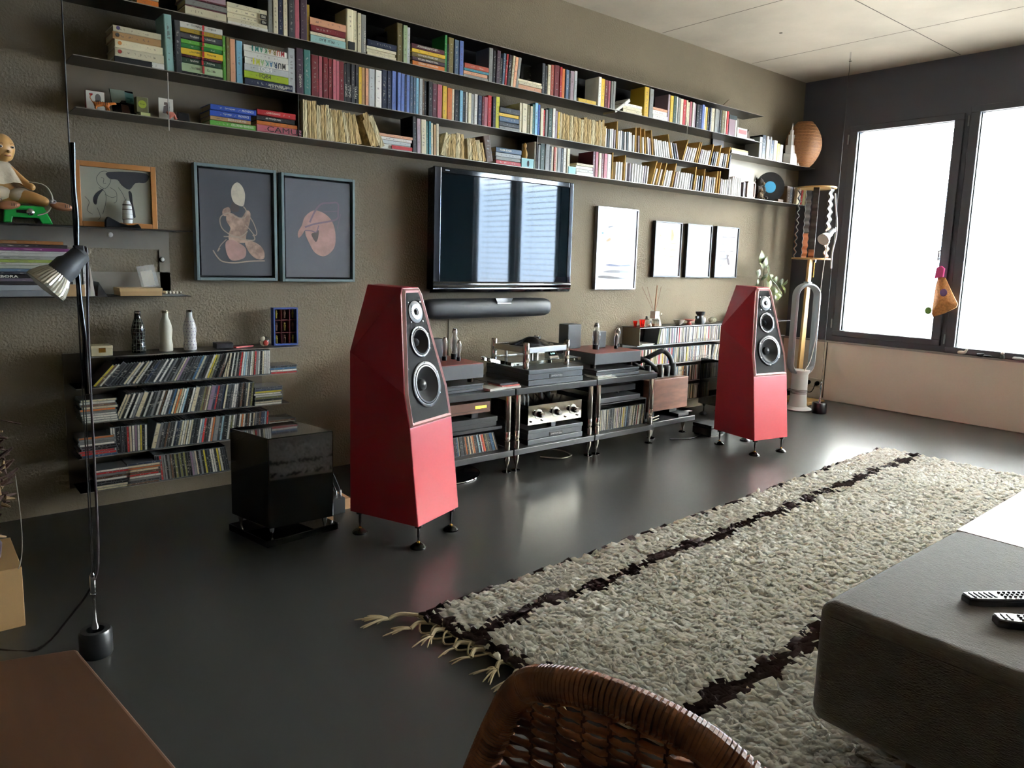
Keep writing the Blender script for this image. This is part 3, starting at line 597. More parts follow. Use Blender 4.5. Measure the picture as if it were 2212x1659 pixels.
for w_,pts in ((.009,[(1540,860),(1600,730),(1680,635),(1790,620),(1885,625),(1890,740),(1875,820),(1740,855),(1600,880),(1480,920)]),(.004,[(1710,730),(1800,727),(1880,722)]),(.004,[(1920,760),(1900,850),(1880,940)]),(.006,[(1480,960),(1560,965),(1620,980),(1650,900)])): ribbon(pts,w_,mpt,c,y-.0006)
# white framed prints (glazed)
m_wp=mat('white_paper_print','ecebe6',.5,spec=.3); m_bf=mat('black_frame','18191c',.35)
m_gl=mat('picture_glass','ffffff',.02,alpha=.13,spec=.9)
def glazed(label,x0,x1,z0,z1,marks,m_f,group):
    t,c,y=frame_pic('framed_print',label,'picture',x0,x1,z0,z1,.035,.01,m_f,m_wp,inset=.01,group=group)
    G().box(x0+.01,-.0285,z0+.01,x1-.01,-.0275,z1-.01).obj('glass',m_gl,t)
    for pts,cc in marks:
        flat([(1270+a/6.32,430+b/6.32) for a,b in smooth(pts,2)],mat('ink_'+cc,cc,.6),c,y-.0003,'ink_and_reflection',0)  # ink drawings; evenly spaced level bars in the small prints paint the blinds' reflection
m_sf=mat('silver_frame','a7a8ab',.3,.8)
glazed('tall silver framed print left of the three small prints',3.845,4.28,1.0,1.59,[([(280,380),(350,365),(340,372),(290,390)],'6a7f9a'),([(250,570),(300,530),(310,560),(270,580)],'c9a878'),([(540,560),(585,545),(580,552),(545,568)],'6a6a72'),([(240,905),(300,885),(420,905),(560,895),(575,915),(400,920)],'5f6a92'),([(215,990),(330,970),(560,985),(580,1005),(400,1008),(230,1000)],'8a8a90'),([(150,1050),(280,1050),(520,1085),(400,1090),(160,1078)],'5c5c60'),([(190,455),(212,450),(210,475),(192,472)],'8fc3cf')],m_sf,'white prints right of the television')
glazed('leftmost of three small prints, ochre abstract figure',4.48,4.81,1.095,1.524,[([(990,412),(1160,420),(1165,560),(1100,565),(1040,530),(1060,460),(1010,445),(1010,560),(1060,680),(1055,800),(1045,815),(1040,700),(995,590)],'c98d4c'),([(985,595),(1200,600),(1200,612),(1120,618),(985,615)],'b98a70'),([(975,685),(1195,690),(1195,702),(1100,712),(975,705)],'b98a70'),([(970,775),(1185,785),(1110,798),(970,795)],'c98a5c'),([(960,865),(1000,865),(1010,880),(960,885)],'cf8f4a')],m_bf,'three small white prints')
glazed('middle of three small prints, faint bars painting blind reflections',4.877,5.205,1.095,1.523,[([(1415,510),(1565,515),(1565,524),(1415,520)],'9a8f88'),([(1480,612),(1610,618),(1605,628),(1490,622)],'b0a090'),([(1450,702),(1605,708),(1600,720),(1450,714)],'a8957c'),([(1420,790),(1595,795),(1590,806),(1420,800)],'b09a80'),([(1490,880),(1530,880),(1530,892),(1490,892)],'a5988a')],m_bf,'three small white prints')
glazed('rightmost of three small prints, dark puppet-like silhouette',5.268,5.59,1.096,1.523,[([(1840,490),(1885,490),(1895,560),(1870,620),(1830,620),(1840,560)],'5f5660'),([(1895,512),(2005,515),(2005,528),(1895,524)],'5f5660'),([(1800,700),(1870,670),(1880,750),(1930,770),(1860,850),(1800,945),(1790,890),(1810,800)],'6b5c60'),([(1900,760),(1930,850),(1930,900),(1910,890),(1890,800)],'6f6470'),([(1910,705),(1985,710),(1980,720),(1910,716)],'5f5660')],m_bf,'three small white prints')
# wooden framed drawing on left shelf
m_pine=mat('orange_pine','b97b3e',.5,noise=.25,ns=7,stretch=(1,1,.3))
o=P(150,347,-.14); x0,x1=.588,.905; z0=1.279
t=thing('framed_drawing','pine framed ink drawing of a stooping figure leaning on the left shelf','picture',(.745,-.12,z0)); W=WM[t.name]
g=G(); z1=1.55; y0=-.16; fw=.022
g.box(x0,y0,z0,x0+fw,y0+.045,z1); g.box(x1-fw,y0,z0,x1,y0+.045,z1); g.box(x0+fw,y0,z0,x1-fw,y0+.045,z0+fw); g.box(x0+fw,y0,z1-fw,x1-fw,y0+.045,z1); g.obj('frame',m_pine,t,bevel=.002)
c=G().box(x0+fw,y0+.012,z0+fw,x1-fw,y0+.04,z1-fw).obj('drawing',mat('grey_paper','93907f',.7),t)
y=y0+.0112; mi=mat('ink_black','27262a',.6); Q=lambda pts:[(a/4.147,270+b/4.147) for a,b in smooth(pts,3)]
flat(Q([(970,420),(1310,435),(1308,515),(1215,520),(1160,580),(1090,540),(1050,490),(980,480)]),mi,c,y,'ink_patch',0)
flat(Q([(930,570),(870,600),(835,650),(840,700),(865,710),(880,640)]),mi,c,y,'ink_patch',0)
flat(Q([(1150,600),(1180,610),(1190,700),(1215,820),(1195,825),(1175,740)]),mi,c,y,'ink_patch',0)
def iline(pts,wd=.0016):
    pts=smooth([(a/4.147,270+b/4.147) for a,b in pts],3,False); v=[P(a,b,y-.0004) for a,b in pts]; L=[];Rr=[]
    for i,p in enumerate(v):
        tt=(v[min(i+1,len(v)-1)]-v[max(i-1,0)]); n=Vector((-tt.z,0,tt.x)).normalized()*wd/2; L.append(p+n);Rr.append(p-n)
    n=len(v); G().poly(L+Rr,[(i,i+1,n+i+1,n+i) for i in range(n-1)]).obj('ink_line',mi,c)
for l in ([(900,420),(865,470),(880,530),(940,570),(985,520),(990,460),(950,415),(900,420)],[(885,560),(940,600),(950,680),(920,800)],[(985,560),(1040,600),(1045,680),(1020,700)],[(870,740),(900,820),(880,850)],[(1060,560),(1100,620),(1150,740)],[(760,640),(800,690),(780,760),(830,800)],[(940,620),(1000,650),(1040,640)],[(1130,660),(1120,720),(1140,730)],[(905,470),(930,480),(925,520),(950,520)]): iline(l)
# ---------- television and soundbar ----------
m_pb=mat('gloss_black_plastic','0a0b0d',.06,spec=.6,coat=.4); m_scr=mat('dark_screen_glass','0c1418',.03,spec=.36); m_mb=mat('matt_black','17181a',.55); m_chr=mat('chrome','dcdde0',.08,1); m_alu=mat('brushed_aluminium','c6c2bc',.25,1,noise=.15,ns=20,stretch=(1,1,6))
t=thing('television','large flat television with gloss black surround hung below the bookshelf','television',(2.93,-.1,.985))
x0,x1,z0,z1,yf=2.378,3.482,.985,1.708,-.15
g=G(); n=14; b=.05
g.box(x0+.005,yf+.012,z0+.02,x1-.005,yf+.075,z1-.005); g.obj('case',m_pb,t,bevel=.008)
g=G(); bz=z0+.07
g.box(x0,yf-.004,z0+.02,x0+.05,yf+.015,z1); g.box(x1-.038,yf-.004,z0+.02,x1,yf+.015,z1); g.box(x0+.05,yf-.004,z1-.035,x1-.038,yf+.015,z1)
g.obj('bezel',m_pb,t,bevel=.005,seg=3)
pr=[(yf+.015,bz),(yf-.004,bz),(yf-.010,bz-.01),(yf-.007,bz-.03),(yf-.004,bz-.036),(yf-.006,bz-.04),(yf+.006,bz-.062),(yf+.03,bz-.068)]
G().prism(pr,x0,x1,'x').obj('bottom_bezel',m_pb,t,smooth=True)
G().box(x0,yf-.0085,z0+.027,x1,yf-.004,z0+.032).obj('chrome_strip',m_chr,t)
G().box(x0+.05,yf,bz,x1-.038,yf+.006,z1-.035).obj('screen',m_scr,t)
G().box(x0+.075,yf-.0046,z1-.02,x0+.105,yf-.004,z1-.014).obj('maker_mark',mat('grey_mark','84868a',.4),t)
G().box(2.75,-.08,1.2,3.1,-.002,1.5).obj('wall_bracket',m_mb,t)
t=thing('soundbar','thick rounded black soundbar fixed under the television','soundbar',(2.86,-.1,.825))
g=G(); N=24; xa,xb=2.355,3.362; prof=[]
L_=[(0,.022,.020),(.008,.036,.036),(.025,.048,.050),(.055,.055,.058),(.12,.058,.061)]
secs=[(xa+d_,a_,b_) for d_,a_,b_ in L_]+[(xb-d_,a_,b_) for d_,a_,b_ in L_[::-1]]
v=[];f=[]; zc=.889
for X,a_,b_ in secs:
    for k in range(N):
        th=2*PI*k/N; cy=math.copysign(abs(math.cos(th))**.75,math.cos(th))*a_; cz=math.copysign(abs(math.sin(th))**.75,math.sin(th))*b_
        v.append((X,-.075-cy,zc+cz))
for i in range(len(secs)-1):
    for k in range(N): l=(k+1)%N; f.append((i*N+k,i*N+l,(i+1)*N+l,(i+1)*N+k))
f+=[tuple(range(N)),tuple(range((len(secs)-1)*N,len(secs)*N))[::-1]]
g.poly(v,f).obj('grille',mat('black_grille_cloth','1d1f22',.5,bump=.2,bs=600),t,smooth=True)
G().prism([(2.86,.952),(3.0,.952),(2.985,.925),(2.875,.925)],-.135,-.12,'y').obj('display_window',m_pb,t)
G().box(2.875,-.137,.918,2.985,-.128,.923).obj('chrome_trim',m_chr,t)
for k in (2.5,3.2): G().box(k,-.02,.86,k+.05,-.002,.92).obj('wall_bracket',m_mb,t)
G().tube([(2.6,-.004,.83),(2.602,-.004,.6),(2.61,-.004,.4)],.003,6).obj('wall_cable',mat('pale_cable','9c9686',.5),label='thin pale cable running down the wall under the soundbar',cat='cable')
# ---------- red loudspeakers ----------
m_red=mat('satin_red_lacquer','9e2732',.36,spec=.45,coat=.1); m_trim=mat('red_chamfer_glint','f7c4c4',.42,.85); m_baf=mat('black_baffle','0e0e0f',.8,bump=.15,bs=500,spec=.2); m_ring=mat('driver_ring','26282b',.38,.2); m_cone=mat('driver_cone','17181a',.45); m_sur=mat('rubber_surround','0f1012',.35); m_cap=mat('dust_cap','2b2d30',.3)  # m_trim: chamfer paled to paint the window glint on the red lacquer
def loudspeaker(label,x,y,th):
    t=thing('loudspeaker',label,'loudspeaker',(x,y,0),th,group='red floorstanding loudspeakers'); Wm=WM[t.name]
    w,d=.302,.36; a=.093; 
    V=[(0,0,.1),(w,0,.1),(w,d,.1),(0,d,.1), (0,.046,.502),(w,.046,.502), (0,.075,.642),(w,.075,.642), (a,.163,1.065),(w-a,.163,1.065),(w-a-.02,.36,1.07),(a+.02,.36,1.07),(w,d,.793),(0,d,.793),(a-.012,.157,1.035),(w-a+.012,.157,1.035)]
    F=[(0,3,2,1),(0,1,5,4),(4,5,7,15,9,8,14,6),(8,9,10,11),(0,4,6,13,3),(6,14,8,11,13),(1,2,12,7,5),(7,12,10,9,15),(3,13,12,2),(13,11,10,12)]
    g=G().poly(V,F).xf(Wm); cab=g.obj('cabinet',m_red,t)
    up=Vector((0,.117,.563)).normalized(); rt=Vector((1,0,0)); n=rt.cross(up); O=Vector((w/2,.046,.502))
    def B(u,v_,o=0): return O+rt*u+up*v_+n*o
    def fr(px): return px
    hw=w/2; Hh=.563/up.z
    out=[(-hw+.004,.004),(hw-.004,.004),(hw-.004,.143),(hw-a+.008,Hh-.036),(hw-a-.004,Hh-.006),(-hw+a+.004,Hh-.006),(-hw+a-.008,Hh-.036),(-hw+.004,.143)]
    cx_,cy_=0,.24
    def inset(p,k):
        res=[]; m=len(p)
        for i in range(m):
            p0,p1,p2=Vector(p[i-1]),Vector(p[i]),Vector(p[(i+1)%m]); d1=(p1-p0).normalized(); d2=(p2-p1).normalized()
            n1=Vector((-d1.y,d1.x)); n2=Vector((-d2.y,d2.x)); bs=(n1+n2).normalized(); res.append(tuple(p1+bs*k/max(.3,bs.dot(n1))))
        return res
    mid=inset(out,.009); inn=inset(out,.018)
    g=G(); pts=[B(*p,.0012) for p in out]+[B(*p,.010) for p in mid]+[B(*p,.0045) for p in inn]; m=8
    g.poly(pts,[(i,(i+1)%m,m+(i+1)%m,m+i) for i in range(m)]+[(m+i,m+(i+1)%m,2*m+(i+1)%m,2*m+i) for i in range(m)]).xf(Wm); g.obj('baffle_trim',m_trim,t)
    g=G(); g.poly([B(*p,.0045) for p in inn]+[B(*p,.001) for p in inn],[tuple(range(m)),tuple(range(2*m-1,m-1,-1))]+[(i,m+i,m+(i+1)%m,(i+1)%m) for i in range(m)]).xf(Wm); baf=g.obj('baffle',m_baf,t)
    cu=[G().cyl(B(0,v_,-.055),r*.84,.08,32,ax=n).xf(Wm).obj('cutter',m_baf) for v_,r in ((.165,.098),(.345,.066))]
    cut([cab,baf],cu); bvm=cab.modifiers.new('bevel','BEVEL'); bvm.width=.0035; bvm.segments=2; bvm.limit_method='ANGLE'; bvm.angle_limit=.3
    def drv(name,u,v_,r,kind):
        c=B(u,v_,.0045); g=G()
        if kind=='cone':
            g.lathe([(r,0),(r,.004),(r*.97,.006),(r*.86,.006),(r*.85,.002)],40,c,ax=n,cap=False).xf(Wm); o=g.obj(name,m_ring,t,smooth=True)
            G().lathe([(r*.855,.002),(r*.82,.007),(r*.76,.008),(r*.71,.003)],40,c,ax=n,cap=False).xf(Wm).obj('surround',m_sur,o,smooth=True)
            G().lathe([(r*.71,.003),(r*.45,-.018),(r*.22,-.034),(.0005,-.036)],40,c,ax=n,cap=False).xf(Wm).obj('cone',m_cone,o,smooth=True)
            G().lathe([(r*.27,-.031),(r*.24,-.016),(r*.13,-.009),(.0003,-.007)],24,c,ax=n,cap=False).xf(Wm).obj('dust_cap',m_cap,o,smooth=True)
            for k in range(6):
                an=k*PI/3+.5; G().cyl(c+rt*math.cos(an)*r*.92+up*math.sin(an)*r*.92+n*.006,.0032,.002,8,ax=n).xf(Wm).obj('screw',m_chr,o)
        else:
            G().lathe([(r*1.45,0),(r*1.45,.003),(r*1.38,.004),(.0005,.004)],32,c,ax=n).xf(Wm).obj('tweeter_plate',mat('black_plate','1a1a1b',.4),t,smooth=True)
            T=26; prof=[]
            g=G(); ou=[];inr=[]
            for k in range(T*4):
                an=2*PI*k/(T*4); rr=r*(1.0 if k%4 in(0,1) else .88); ou.append((rr*math.cos(an),rr*math.sin(an)))
            ri=r*.52; N=T*4
            v=[c+rt*p[0]+up*p[1]+n*.004 for p in ou]+[c+rt*p[0]+up*p[1]+n*.007 for p in ou]+[c+rt*ri*math.cos(2*PI*k/N)+up*ri*math.sin(2*PI*k/N)+n*.006 for k in range(N)]
            g.poly(v,[(i,(i+1)%N,N+(i+1)%N,N+i) for i in range(N)]+[(N+i,N+(i+1)%N,2*N+(i+1)%N,2*N+i) for i in range(N)]).xf(Wm); o=g.obj(name,mat('silver_phase_ring','b9babb',.3,.6),t)
            G().lathe([(r*.52,.006),(r*.4,.003),(r*.36,.005),(r*.2,.009),(.0004,.011)],24,c,ax=n,cap=False).xf(Wm).obj('dome',m_sur,o,smooth=True)
            for k in range(4):
                an=PI/4+k*PI/2; G().cyl(c+rt*math.cos(an)*r*1.75+up*math.sin(an)*r*1.75+n*.001,.0035,.003,8,ax=n).xf(Wm).obj('screw',m_chr,o)
    drv('woofer',0,.165,.098,'cone'); drv('midrange',0,.345,.066,'cone'); drv('tweeter',0,.47,.033,'t')
    for u,v_ in ((-hw+.03,.02),(hw-.03,.02),(-hw+.045,.24),(hw-.045,.24)): G().cyl(B(u,v_,.0045),.003,.0015,8,ax=n).xf(Wm).obj('baffle_screw',m_sur,baf)
    for u,v_ in ((.03,.02),(w-.03,.02),(.03,d-.03),(w-.03,d-.03)):
        g=G().lathe([(.016,.1),(.016,.088),(.006,.084),(.006,.05),(.004,.04),(.003,.028)],14,(u,v_,0)).xf(Wm); o=g.obj('foot',m_mb,t,smooth=True)
        G().lathe([(.033,0),(.033,.006),(.026,.013),(.012,.022),(.009,.022)],20,(u,v_,0)).xf(Wm).obj('foot_disc',mat('gloss_black_foot','101012',.15),o,smooth=True)
        G().lathe([(.007,.022),(.007,.026),(.003,.03)],12,(u,v_,0)).xf(Wm).obj('brass_tip',mat('brass','c79a4a',.25,1),o,smooth=True)
    return t
loudspeaker('large red floorstanding loudspeaker standing left of the equipment rack',1.558,-1.31,.375)
loudspeaker('farther red floorstanding loudspeaker in front of the right disc rack',4.105,-1.238,-.188)
# ---------- black subwoofer cube ----------
t=thing('subwoofer','gloss black cube subwoofer on a black base plate, left of the red loudspeaker','subwoofer',(1.22,-.78,0))
def quad(a,b,c_,d_,z0,z1): return G().prism([a[:2],b[:2],c_[:2],d_[:2]],z0,z1,'z')
p0=(1.078,-.935);p1=(1.41,-.90);p3=(1.022,-.645);p2=(p1[0]+p3[0]-p0[0],p1[1]+p3[1]-p0[1])
m_lac=mat('piano_black','060607',.04,spec=.6,coat=.4)
quad(p0,p1,p2,p3,.0,.03).obj('base_plate',m_lac,t,bevel=.003)
s0,s1,s3=(1.095,-.91),(1.37,-.94),(1.045,-.61)
a0=P(580,953,-.93); 
s0=(1.092,-.925); s1=(1.372,-.93); s3=(1.032,-.655); s2=(s1[0]+s3[0]-s0[0],s1[1]+s3[1]-s0[1])
quad(s0,s1,s2,s3,.075,.452).obj('cabinet',m_lac,t,bevel=.004)
for p in (s0,s1,s2,s3):
    cx_=(s0[0]+s2[0])/2; cy_=(s0[1]+s2[1])/2; q=(p[0]*.82+cx_*.18,p[1]*.82+cy_*.18)
    G().lathe([(.003,.03),(.007,.045),(.011,.06),(.011,.076)],12,(q[0],q[1],0)).obj('foot',m_chr,t,smooth=True)
# small wooden blocks and junction behind the cube
for k,(px,py,l) in enumerate(((718,1130,'small pale wooden block beside the black cube'),(756,1098,'pale wooden block carrying the plug box behind the red loudspeaker'))):
    q=PZ(px,py,0); G().box(q.x-.03,q.y,0,q.x+.005,q.y+.12,.05 if k else .03).obj('wooden_block',mat('light_wood','a9825f',.6),label=l,cat='block',group='wooden blocks behind the cube')
q=PZ(742,1112,0); t=thing('plug_box','black plug box with silver cable ends between cube and red loudspeaker','plug box',(q.x,q.y,0))
G().box(q.x-.05,q.y+.02,.0,q.x+.02,q.y+.14,.075).obj('box_body',m_mb,t,bevel=.004)
for k in range(3):
    a=q.x-.035+k*.022
    G().tube(smooth([(a,q.y+.05,.08),(a-.004,q.y+.06,.12),(a-.03,q.y+.1,.2),(a-.07,q.y+.2,.26)],4,False),.003,6).obj('cable',m_mb,t)
    G().cyl((a,q.y+.05,.075),.0055,.03,10).obj('plug',m_chr,t,smooth=True)
# ---------- equipment racks ----------
m_shelf=mat('black_rack_shelf','2b2d2f',.3,bump=.05,bs=300); m_post=mat('polished_post','cfc8bd',.16,1); m_plat=mat('graphite_platform','4b4e51',.36,.5); m_platl=mat('brushed_platform_top','8f9294',.3,.8,noise=.1,ns=30,stretch=(.2,3,1))
YF=-.65; YBk=-.15; ZT=.479; ZB=.128
def bay(label,x0,x1):
    t=thing('equipment_rack',label,'rack',((x0+x1)/2,(YF+YBk)/2,0),group='black shelf racks with chrome posts')
    G().box(x0,YF,ZT-.037,x1,YBk,ZT).obj('shelf_board',m_shelf,t,bevel=.003); G().box(x0,YF,ZB-.035,x1,YBk,ZB).obj('shelf_board',m_shelf,t,bevel=.003)
    for x in (x0+.03,x1-.03):
        for y in (YF+.02,YBk-.02):
            g=G().lathe([(.015,ZB+.002),(.0165,ZB+.02),(.0165,ZB+.05),(.0125,ZB+.054),(.0125,ZB+.06),(.0165,ZB+.064),(.0165,ZB+.105),(.0158,ZB+.106),(.0165,ZB+.107),(.0165,ZT-.039)],20,(x,y,0)); g.obj('post',m_post,t,smooth=True)
            G().lathe([(.0165,ZB-.035),(.0165,ZB-.06),(.006,.03),(.002,.006)],16,(x,y,0)).obj('spike',m_post,t,smooth=True)
            G().lathe([(.026,0),(.026,.004),(.008,.007)],18,(x,y,0)).obj('floor_disc',mat('gloss_black_foot','101012',.15),t,smooth=True)
    return t
bA=bay('left bay of the equipment rack, partly behind the red loudspeaker',1.96,2.608)
G().box(1.99,-.62,.255,2.545,YBk,.272).obj('middle_shelf',m_shelf,bA)
bB=bay('middle bay of the equipment rack, under the turntable',2.616,3.262)
bC=bay('right bay of the equipment rack, disc row below and tube amplifier above',3.27,3.84)
def plinth(label,x0,x1,z0,z1,y0=-.62,y1=-.22,logo=True,group='grooved isolation platforms',mt=m_plat):
    t=thing('isolation_platform',label,'platform',((x0+x1)/2,(y0+y1)/2,z0),group=group); h=z1-z0
    G().box(x0,y0,z1-h*.27,x1,y1,z1).obj('top_slab',mt,t,bevel=.003); G().box(x0+.002,y0+.006,z0+h*.36,x1-.002,y1-.004,z1-h*.28).obj('middle_slab',mt,t,bevel=.001); G().box(x0,y0+.001,z0,x1,y1,z0+h*.34).obj('bottom_slab',mt,t,bevel=.002)
    if logo:
        xc=x0+(x1-x0)*.5; zc=z0+h*.52
        G().box(xc-.052,y0+.002,zc-.011,xc+.052,y0+.007,zc+.011).obj('name_plate',mat('black_plate','1a1a1b',.4),t)
        text('SYMPOSIUM',.010,(xc-.012,y0+.0012,zc),mat('silver_print','d9d9d6',.4),t,width=.058); text('Ultra',.012,(xc+.034,y0+.0012,zc),mat('silver_print','d9d9d6',.4),t,width=.026)
    return t
plinth('large silver-topped isolation platform under the turntable',2.732,3.17,ZT,.568,mt=m_plat)
G().box(2.733,-.6195,.5682,3.169,-.221,.5692).obj('platform_top_sheet',m_platl,bpy.data.objects[[o.name for o in bpy.data.objects if o.name.startswith('isolation_platform')][-1]])
plinth('dark isolation platform on the lower shelf under the chrome preamplifier',2.742,3.186,ZB,.217)
# turntable
t=thing('turntable','silver and clear acrylic turntable with a domed record clamp','turntable',(2.9,-.42,.57))
m_acr=mat('clear_acrylic','eef6f4',.02,trans=1,ior=1.49)
pA=(2.735,-.29);pB=(2.745,-.575);pC=(3.09,-.55);pD=(3.09,-.27)
G().box(2.66,-.565,.592,3.20,-.26,.612).obj('acrylic_plinth',m_acr,t,bevel=.001)
for p in (pA,pB,pC,pD):
    G().lathe([(.012,.570),(.018,.576),(.018,.60),(.0165,.604),(.0165,.606),(.018,.61),(.018,.655),(.017,.657),(.018,.66),(.018,.718),(.014,.724)],24,(p[0],p[1],0)).obj('pillar',m_post,t,smooth=True)
for p in ((2.82,-.3),(2.83,-.50),(3.03,-.5),(3.03,-.3)):
    G().cyl((p[0],p[1],.61),.0095,.045,14).obj('inner_post',m_alu,t,smooth=True); G().cyl((p[0],p[1],.655),.018,.008,16).obj('damper',m_mb,t,smooth=True)
g=G()
for a,b in ((pA,pB),(pB,pC),(pC,pD),(pD,pA)):
    A=Vector((a[0],a[1],0));B_=Vector((b[0],b[1],0)); d_=(B_-A).normalized(); n=Vector((-d_.y,d_.x,0))*.012; A+=d_*.014; B_-=d_*.014
    g.prism([(A+n)[:2],(B_+n)[:2],(B_-n)[:2],(A-n)[:2]],.662,.696,'z')
g.obj('upper_frame',m_alu,t,bevel=.002)
G().lathe([(.135,.66),(.14,.664),(.14,.688),(.136,.692)],48,(2.915,-.42,0)).obj('platter',m_alu,t,smooth=True)
G().lathe([(.138,.693),(.138,.696),(.135,.697),(.1,.703),(.055,.718),(.035,.73),(.018,.737),(.0005,.738)],48,(2.915,-.42,0)).obj('record_clamp',mat('dark_polished_dome','3e3c3a',.12,.9),t,smooth=True)
g=G(); g.tube([(3.07,-.30,.70),(3.05,-.36,.71),(2.99,-.50,.703)],.004,8); g.obj('tonearm',m_post,t,smooth=True); G().cyl((3.07,-.30,.69),.022,.03,18).obj('arm_base',m_mb,t,smooth=True)
u=thing('speed_display','small silver speed display with dark digital window on the turntable base','display',(3.0,-.54,.612))
G().prism([(-.555,.613),(-.50,.613),(-.50,.65),(-.52,.653),(-.545,.630)],2.955,3.03,'x').obj('housing',m_alu,u,bevel=.003)
g=G(); g.poly([(2.963,-.5412,.6345),(3.02,-.5412,.6345),(3.02,-.5245,.6505),(2.963,-.5245,.6505)],[(0,1,2,3)]); g.xf(Matrix.Translation((0,-.0012,.0012))); w_=g.obj('window',mat('display_black','0a0f10',.1),u)
text('3.00',.010,(2.99,-.5347,.6440),mat('display_digits','a8e0d8',.5,emit=1.5),w_,up=(0,.7,.7),width=.035)
for k in range(5): G().box(2.965+k*.012,-.5585,.614,2.972+k*.012,-.555,.621).obj('button',m_chr,u)
G().cyl((3.215,-.40,.570),.014,.05,16).obj('arm_post',m_alu,t,smooth=True)
# preamplifier
t=thing('preamplifier','chrome-fronted preamplifier with three large knobs on lower rack shelf','amplifier',(2.965,-.45,.24))
x0,x1=2.752,3.184
G().box(x0,-.598,.243,x1,-.25,.357).obj('case',mat('gloss_black_case','101112',.15),t,bevel=.003)
G().box(x0,-.604,.243,x1,-.598,.357).obj('front_panel',mat('polished_steel_panel','a9a49a',.07,1),t)
for k,x in enumerate((2.83,2.968,3.11)):
    G().lathe([(.031,0),(.031,.002),(.030,.003),(.0005,.003)],32,(x,-.604,.303),ax=(0,-1,0)).obj('dial_plate',mat('silver_dial','e9e7e2',.25,.7),t,smooth=True)
    o=G().lathe([(.018,.003),(.018,.022),(.0155,.026),(.0155,.040),(.012,.042)],26,(x,-.604,.303),ax=(0,-1,0)).obj('knob',mat('black_knob','121213',.25),t,smooth=True)
    G().lathe([(.0158,.028),(.0158,.041),(.013,.044),(.0005,.044)],26,(x,-.604,.303),ax=(0,-1,0)).obj('knob_cap',m_chr,o,smooth=True)
for x in (2.775,2.862,3.052,3.152): G().cyl((x,-.604,.262),.005,.012,12,ax=(0,-1,0)).obj('switch',m_chr,t,smooth=True)
G().box(2.93,-.61,.217,2.965,-.57,.243).obj('front_foot',m_plat,t)
for x in (2.79,3.14): G().box(x,-.33,.217,x+.03,-.29,.243).obj('rear_foot',m_mb,t)
for k in range(3):
    x=2.77+.03*k; G().lathe([(.011,.357),(.012,.375),(.012,.392),(.006,.405)],12,(x,-.5,0)).obj('glass_valve',mat('valve_glass','f0f0ec',.03,alpha=.3,spec=1),t,smooth=True)
# cables under the top board
for k in range(5):
    a=2.86+.07*k; G().tube(smooth([(a,-.3,.36),(a+.06,-.35,.40+.01*k),(a+.16,-.3,.385),(a+.22,-.2,.42),(a+.25,-.16,.40)],4,False),.004,6).obj('cable_loop',m_mb,label=f'black signal cable looping above the preamplifier, {ordn(k+1)} from left',cat='cable',group='cables above the preamplifier')
# tube amplifiers
m_ampg=mat('grey_amp_paint','4f5256',.45); m_ampr=mat('reddish_amp_top','7a3a33',.3); m_tube=mat('valve_glass','f0f0ec',.03,alpha=.3,spec=1); m_get=mat('valve_silver','9c958c',.15,1); m_ins=mat('valve_core','3a2b24',.5)
def valve(par,x,y,z,h,r,big=0):
    G().cyl((x,y,z),r*.72,h*.18,16).obj('socket',m_mb,par,smooth=True)
    if big: pr=[(r*.55,h*.16),(r*.6,h*.3),(r*.95,h*.42),(r,h*.55),(r*.85,h*.66),(r*.62,h*.72),(r*.6,h*.9),(r*.35,h)]
    else: pr=[(r*.6,h*.16),(r*.65,h*.35),(r,h*.55),(r*.95,h*.8),(r*.6,h*.95),(.001,h)]
    o=G().lathe([(a,z+b) for a,b in pr],20,(x,y,0)).obj('valve',m_tube,par,smooth=True)
    G().lathe([(r*.45,z+h*.2),(r*.45,z+h*.62)],12,(x,y,0)).obj('valve_core',m_ins,o); G().lathe([(r*.6 if big else r*.75,z+h*.84),(r*.5,z+h*.97),(.001,z+h*1.0)],16,(x,y,0)).obj('silver_cap',m_get,o,smooth=True)
def amp(label,x0,x1,z0,z1,y0,y1,tubes,trans):
    t=thing('tube_amplifier',label,'amplifier',((x0+x1)/2,(y0+y1)/2,z0))
    G().box(x0,y0,z0,x1,y1,z1-.003).obj('chassis',m_ampg,t,bevel=.002); G().box(x0+.001,y0+.001,z1-.003,x1-.001,y1,z1).obj('top_plate',m_ampr,t)
    for x in (x0+.04,x1-.05):
        for y in (y0+.05,y1-.05): G().cyl((x,y,z0-.027),.019,.027,16).obj('foot',mat('clear_dark_foot','2a221f',.1),t,smooth=True)
    for a in tubes: valve(t,*a)
    for a in trans: G().box(*a).obj('transformer',m_ampg,t,bevel=.004)
    return t
plinth('dark flat isolation platform under the left tube amplifier',1.99,2.424,ZT,.52,y0=-.6,logo=False)
amp('left tube amplifier with reddish top behind the red loudspeaker',2.0,2.422,.552,.632,-.598,-.25,[(2.365,-.4,.632,.175,.026,1),(2.285,-.42,.632,.13,.019),(2.345,-.47,.632,.115,.016)],[(2.22,-.33,.632,2.34,-.27,.742)])
plinth('dark flat isolation platform under the right tube amplifier',3.30,3.70,ZT,.525,y0=-.61,logo=False)
amp('right tube amplifier with dark red top and four glass valves',3.33,3.765,.552,.625,-.56,-.2,[(3.51,-.39,.625,.175,.030,1),(3.672,-.42,.625,.105,.017),(3.80-.05,-.36,.625,.135,.021)],[(3.34,-.30,.625,3.46,-.21,.785),(3.59,-.34,.625,3.66,-.28,.735)])
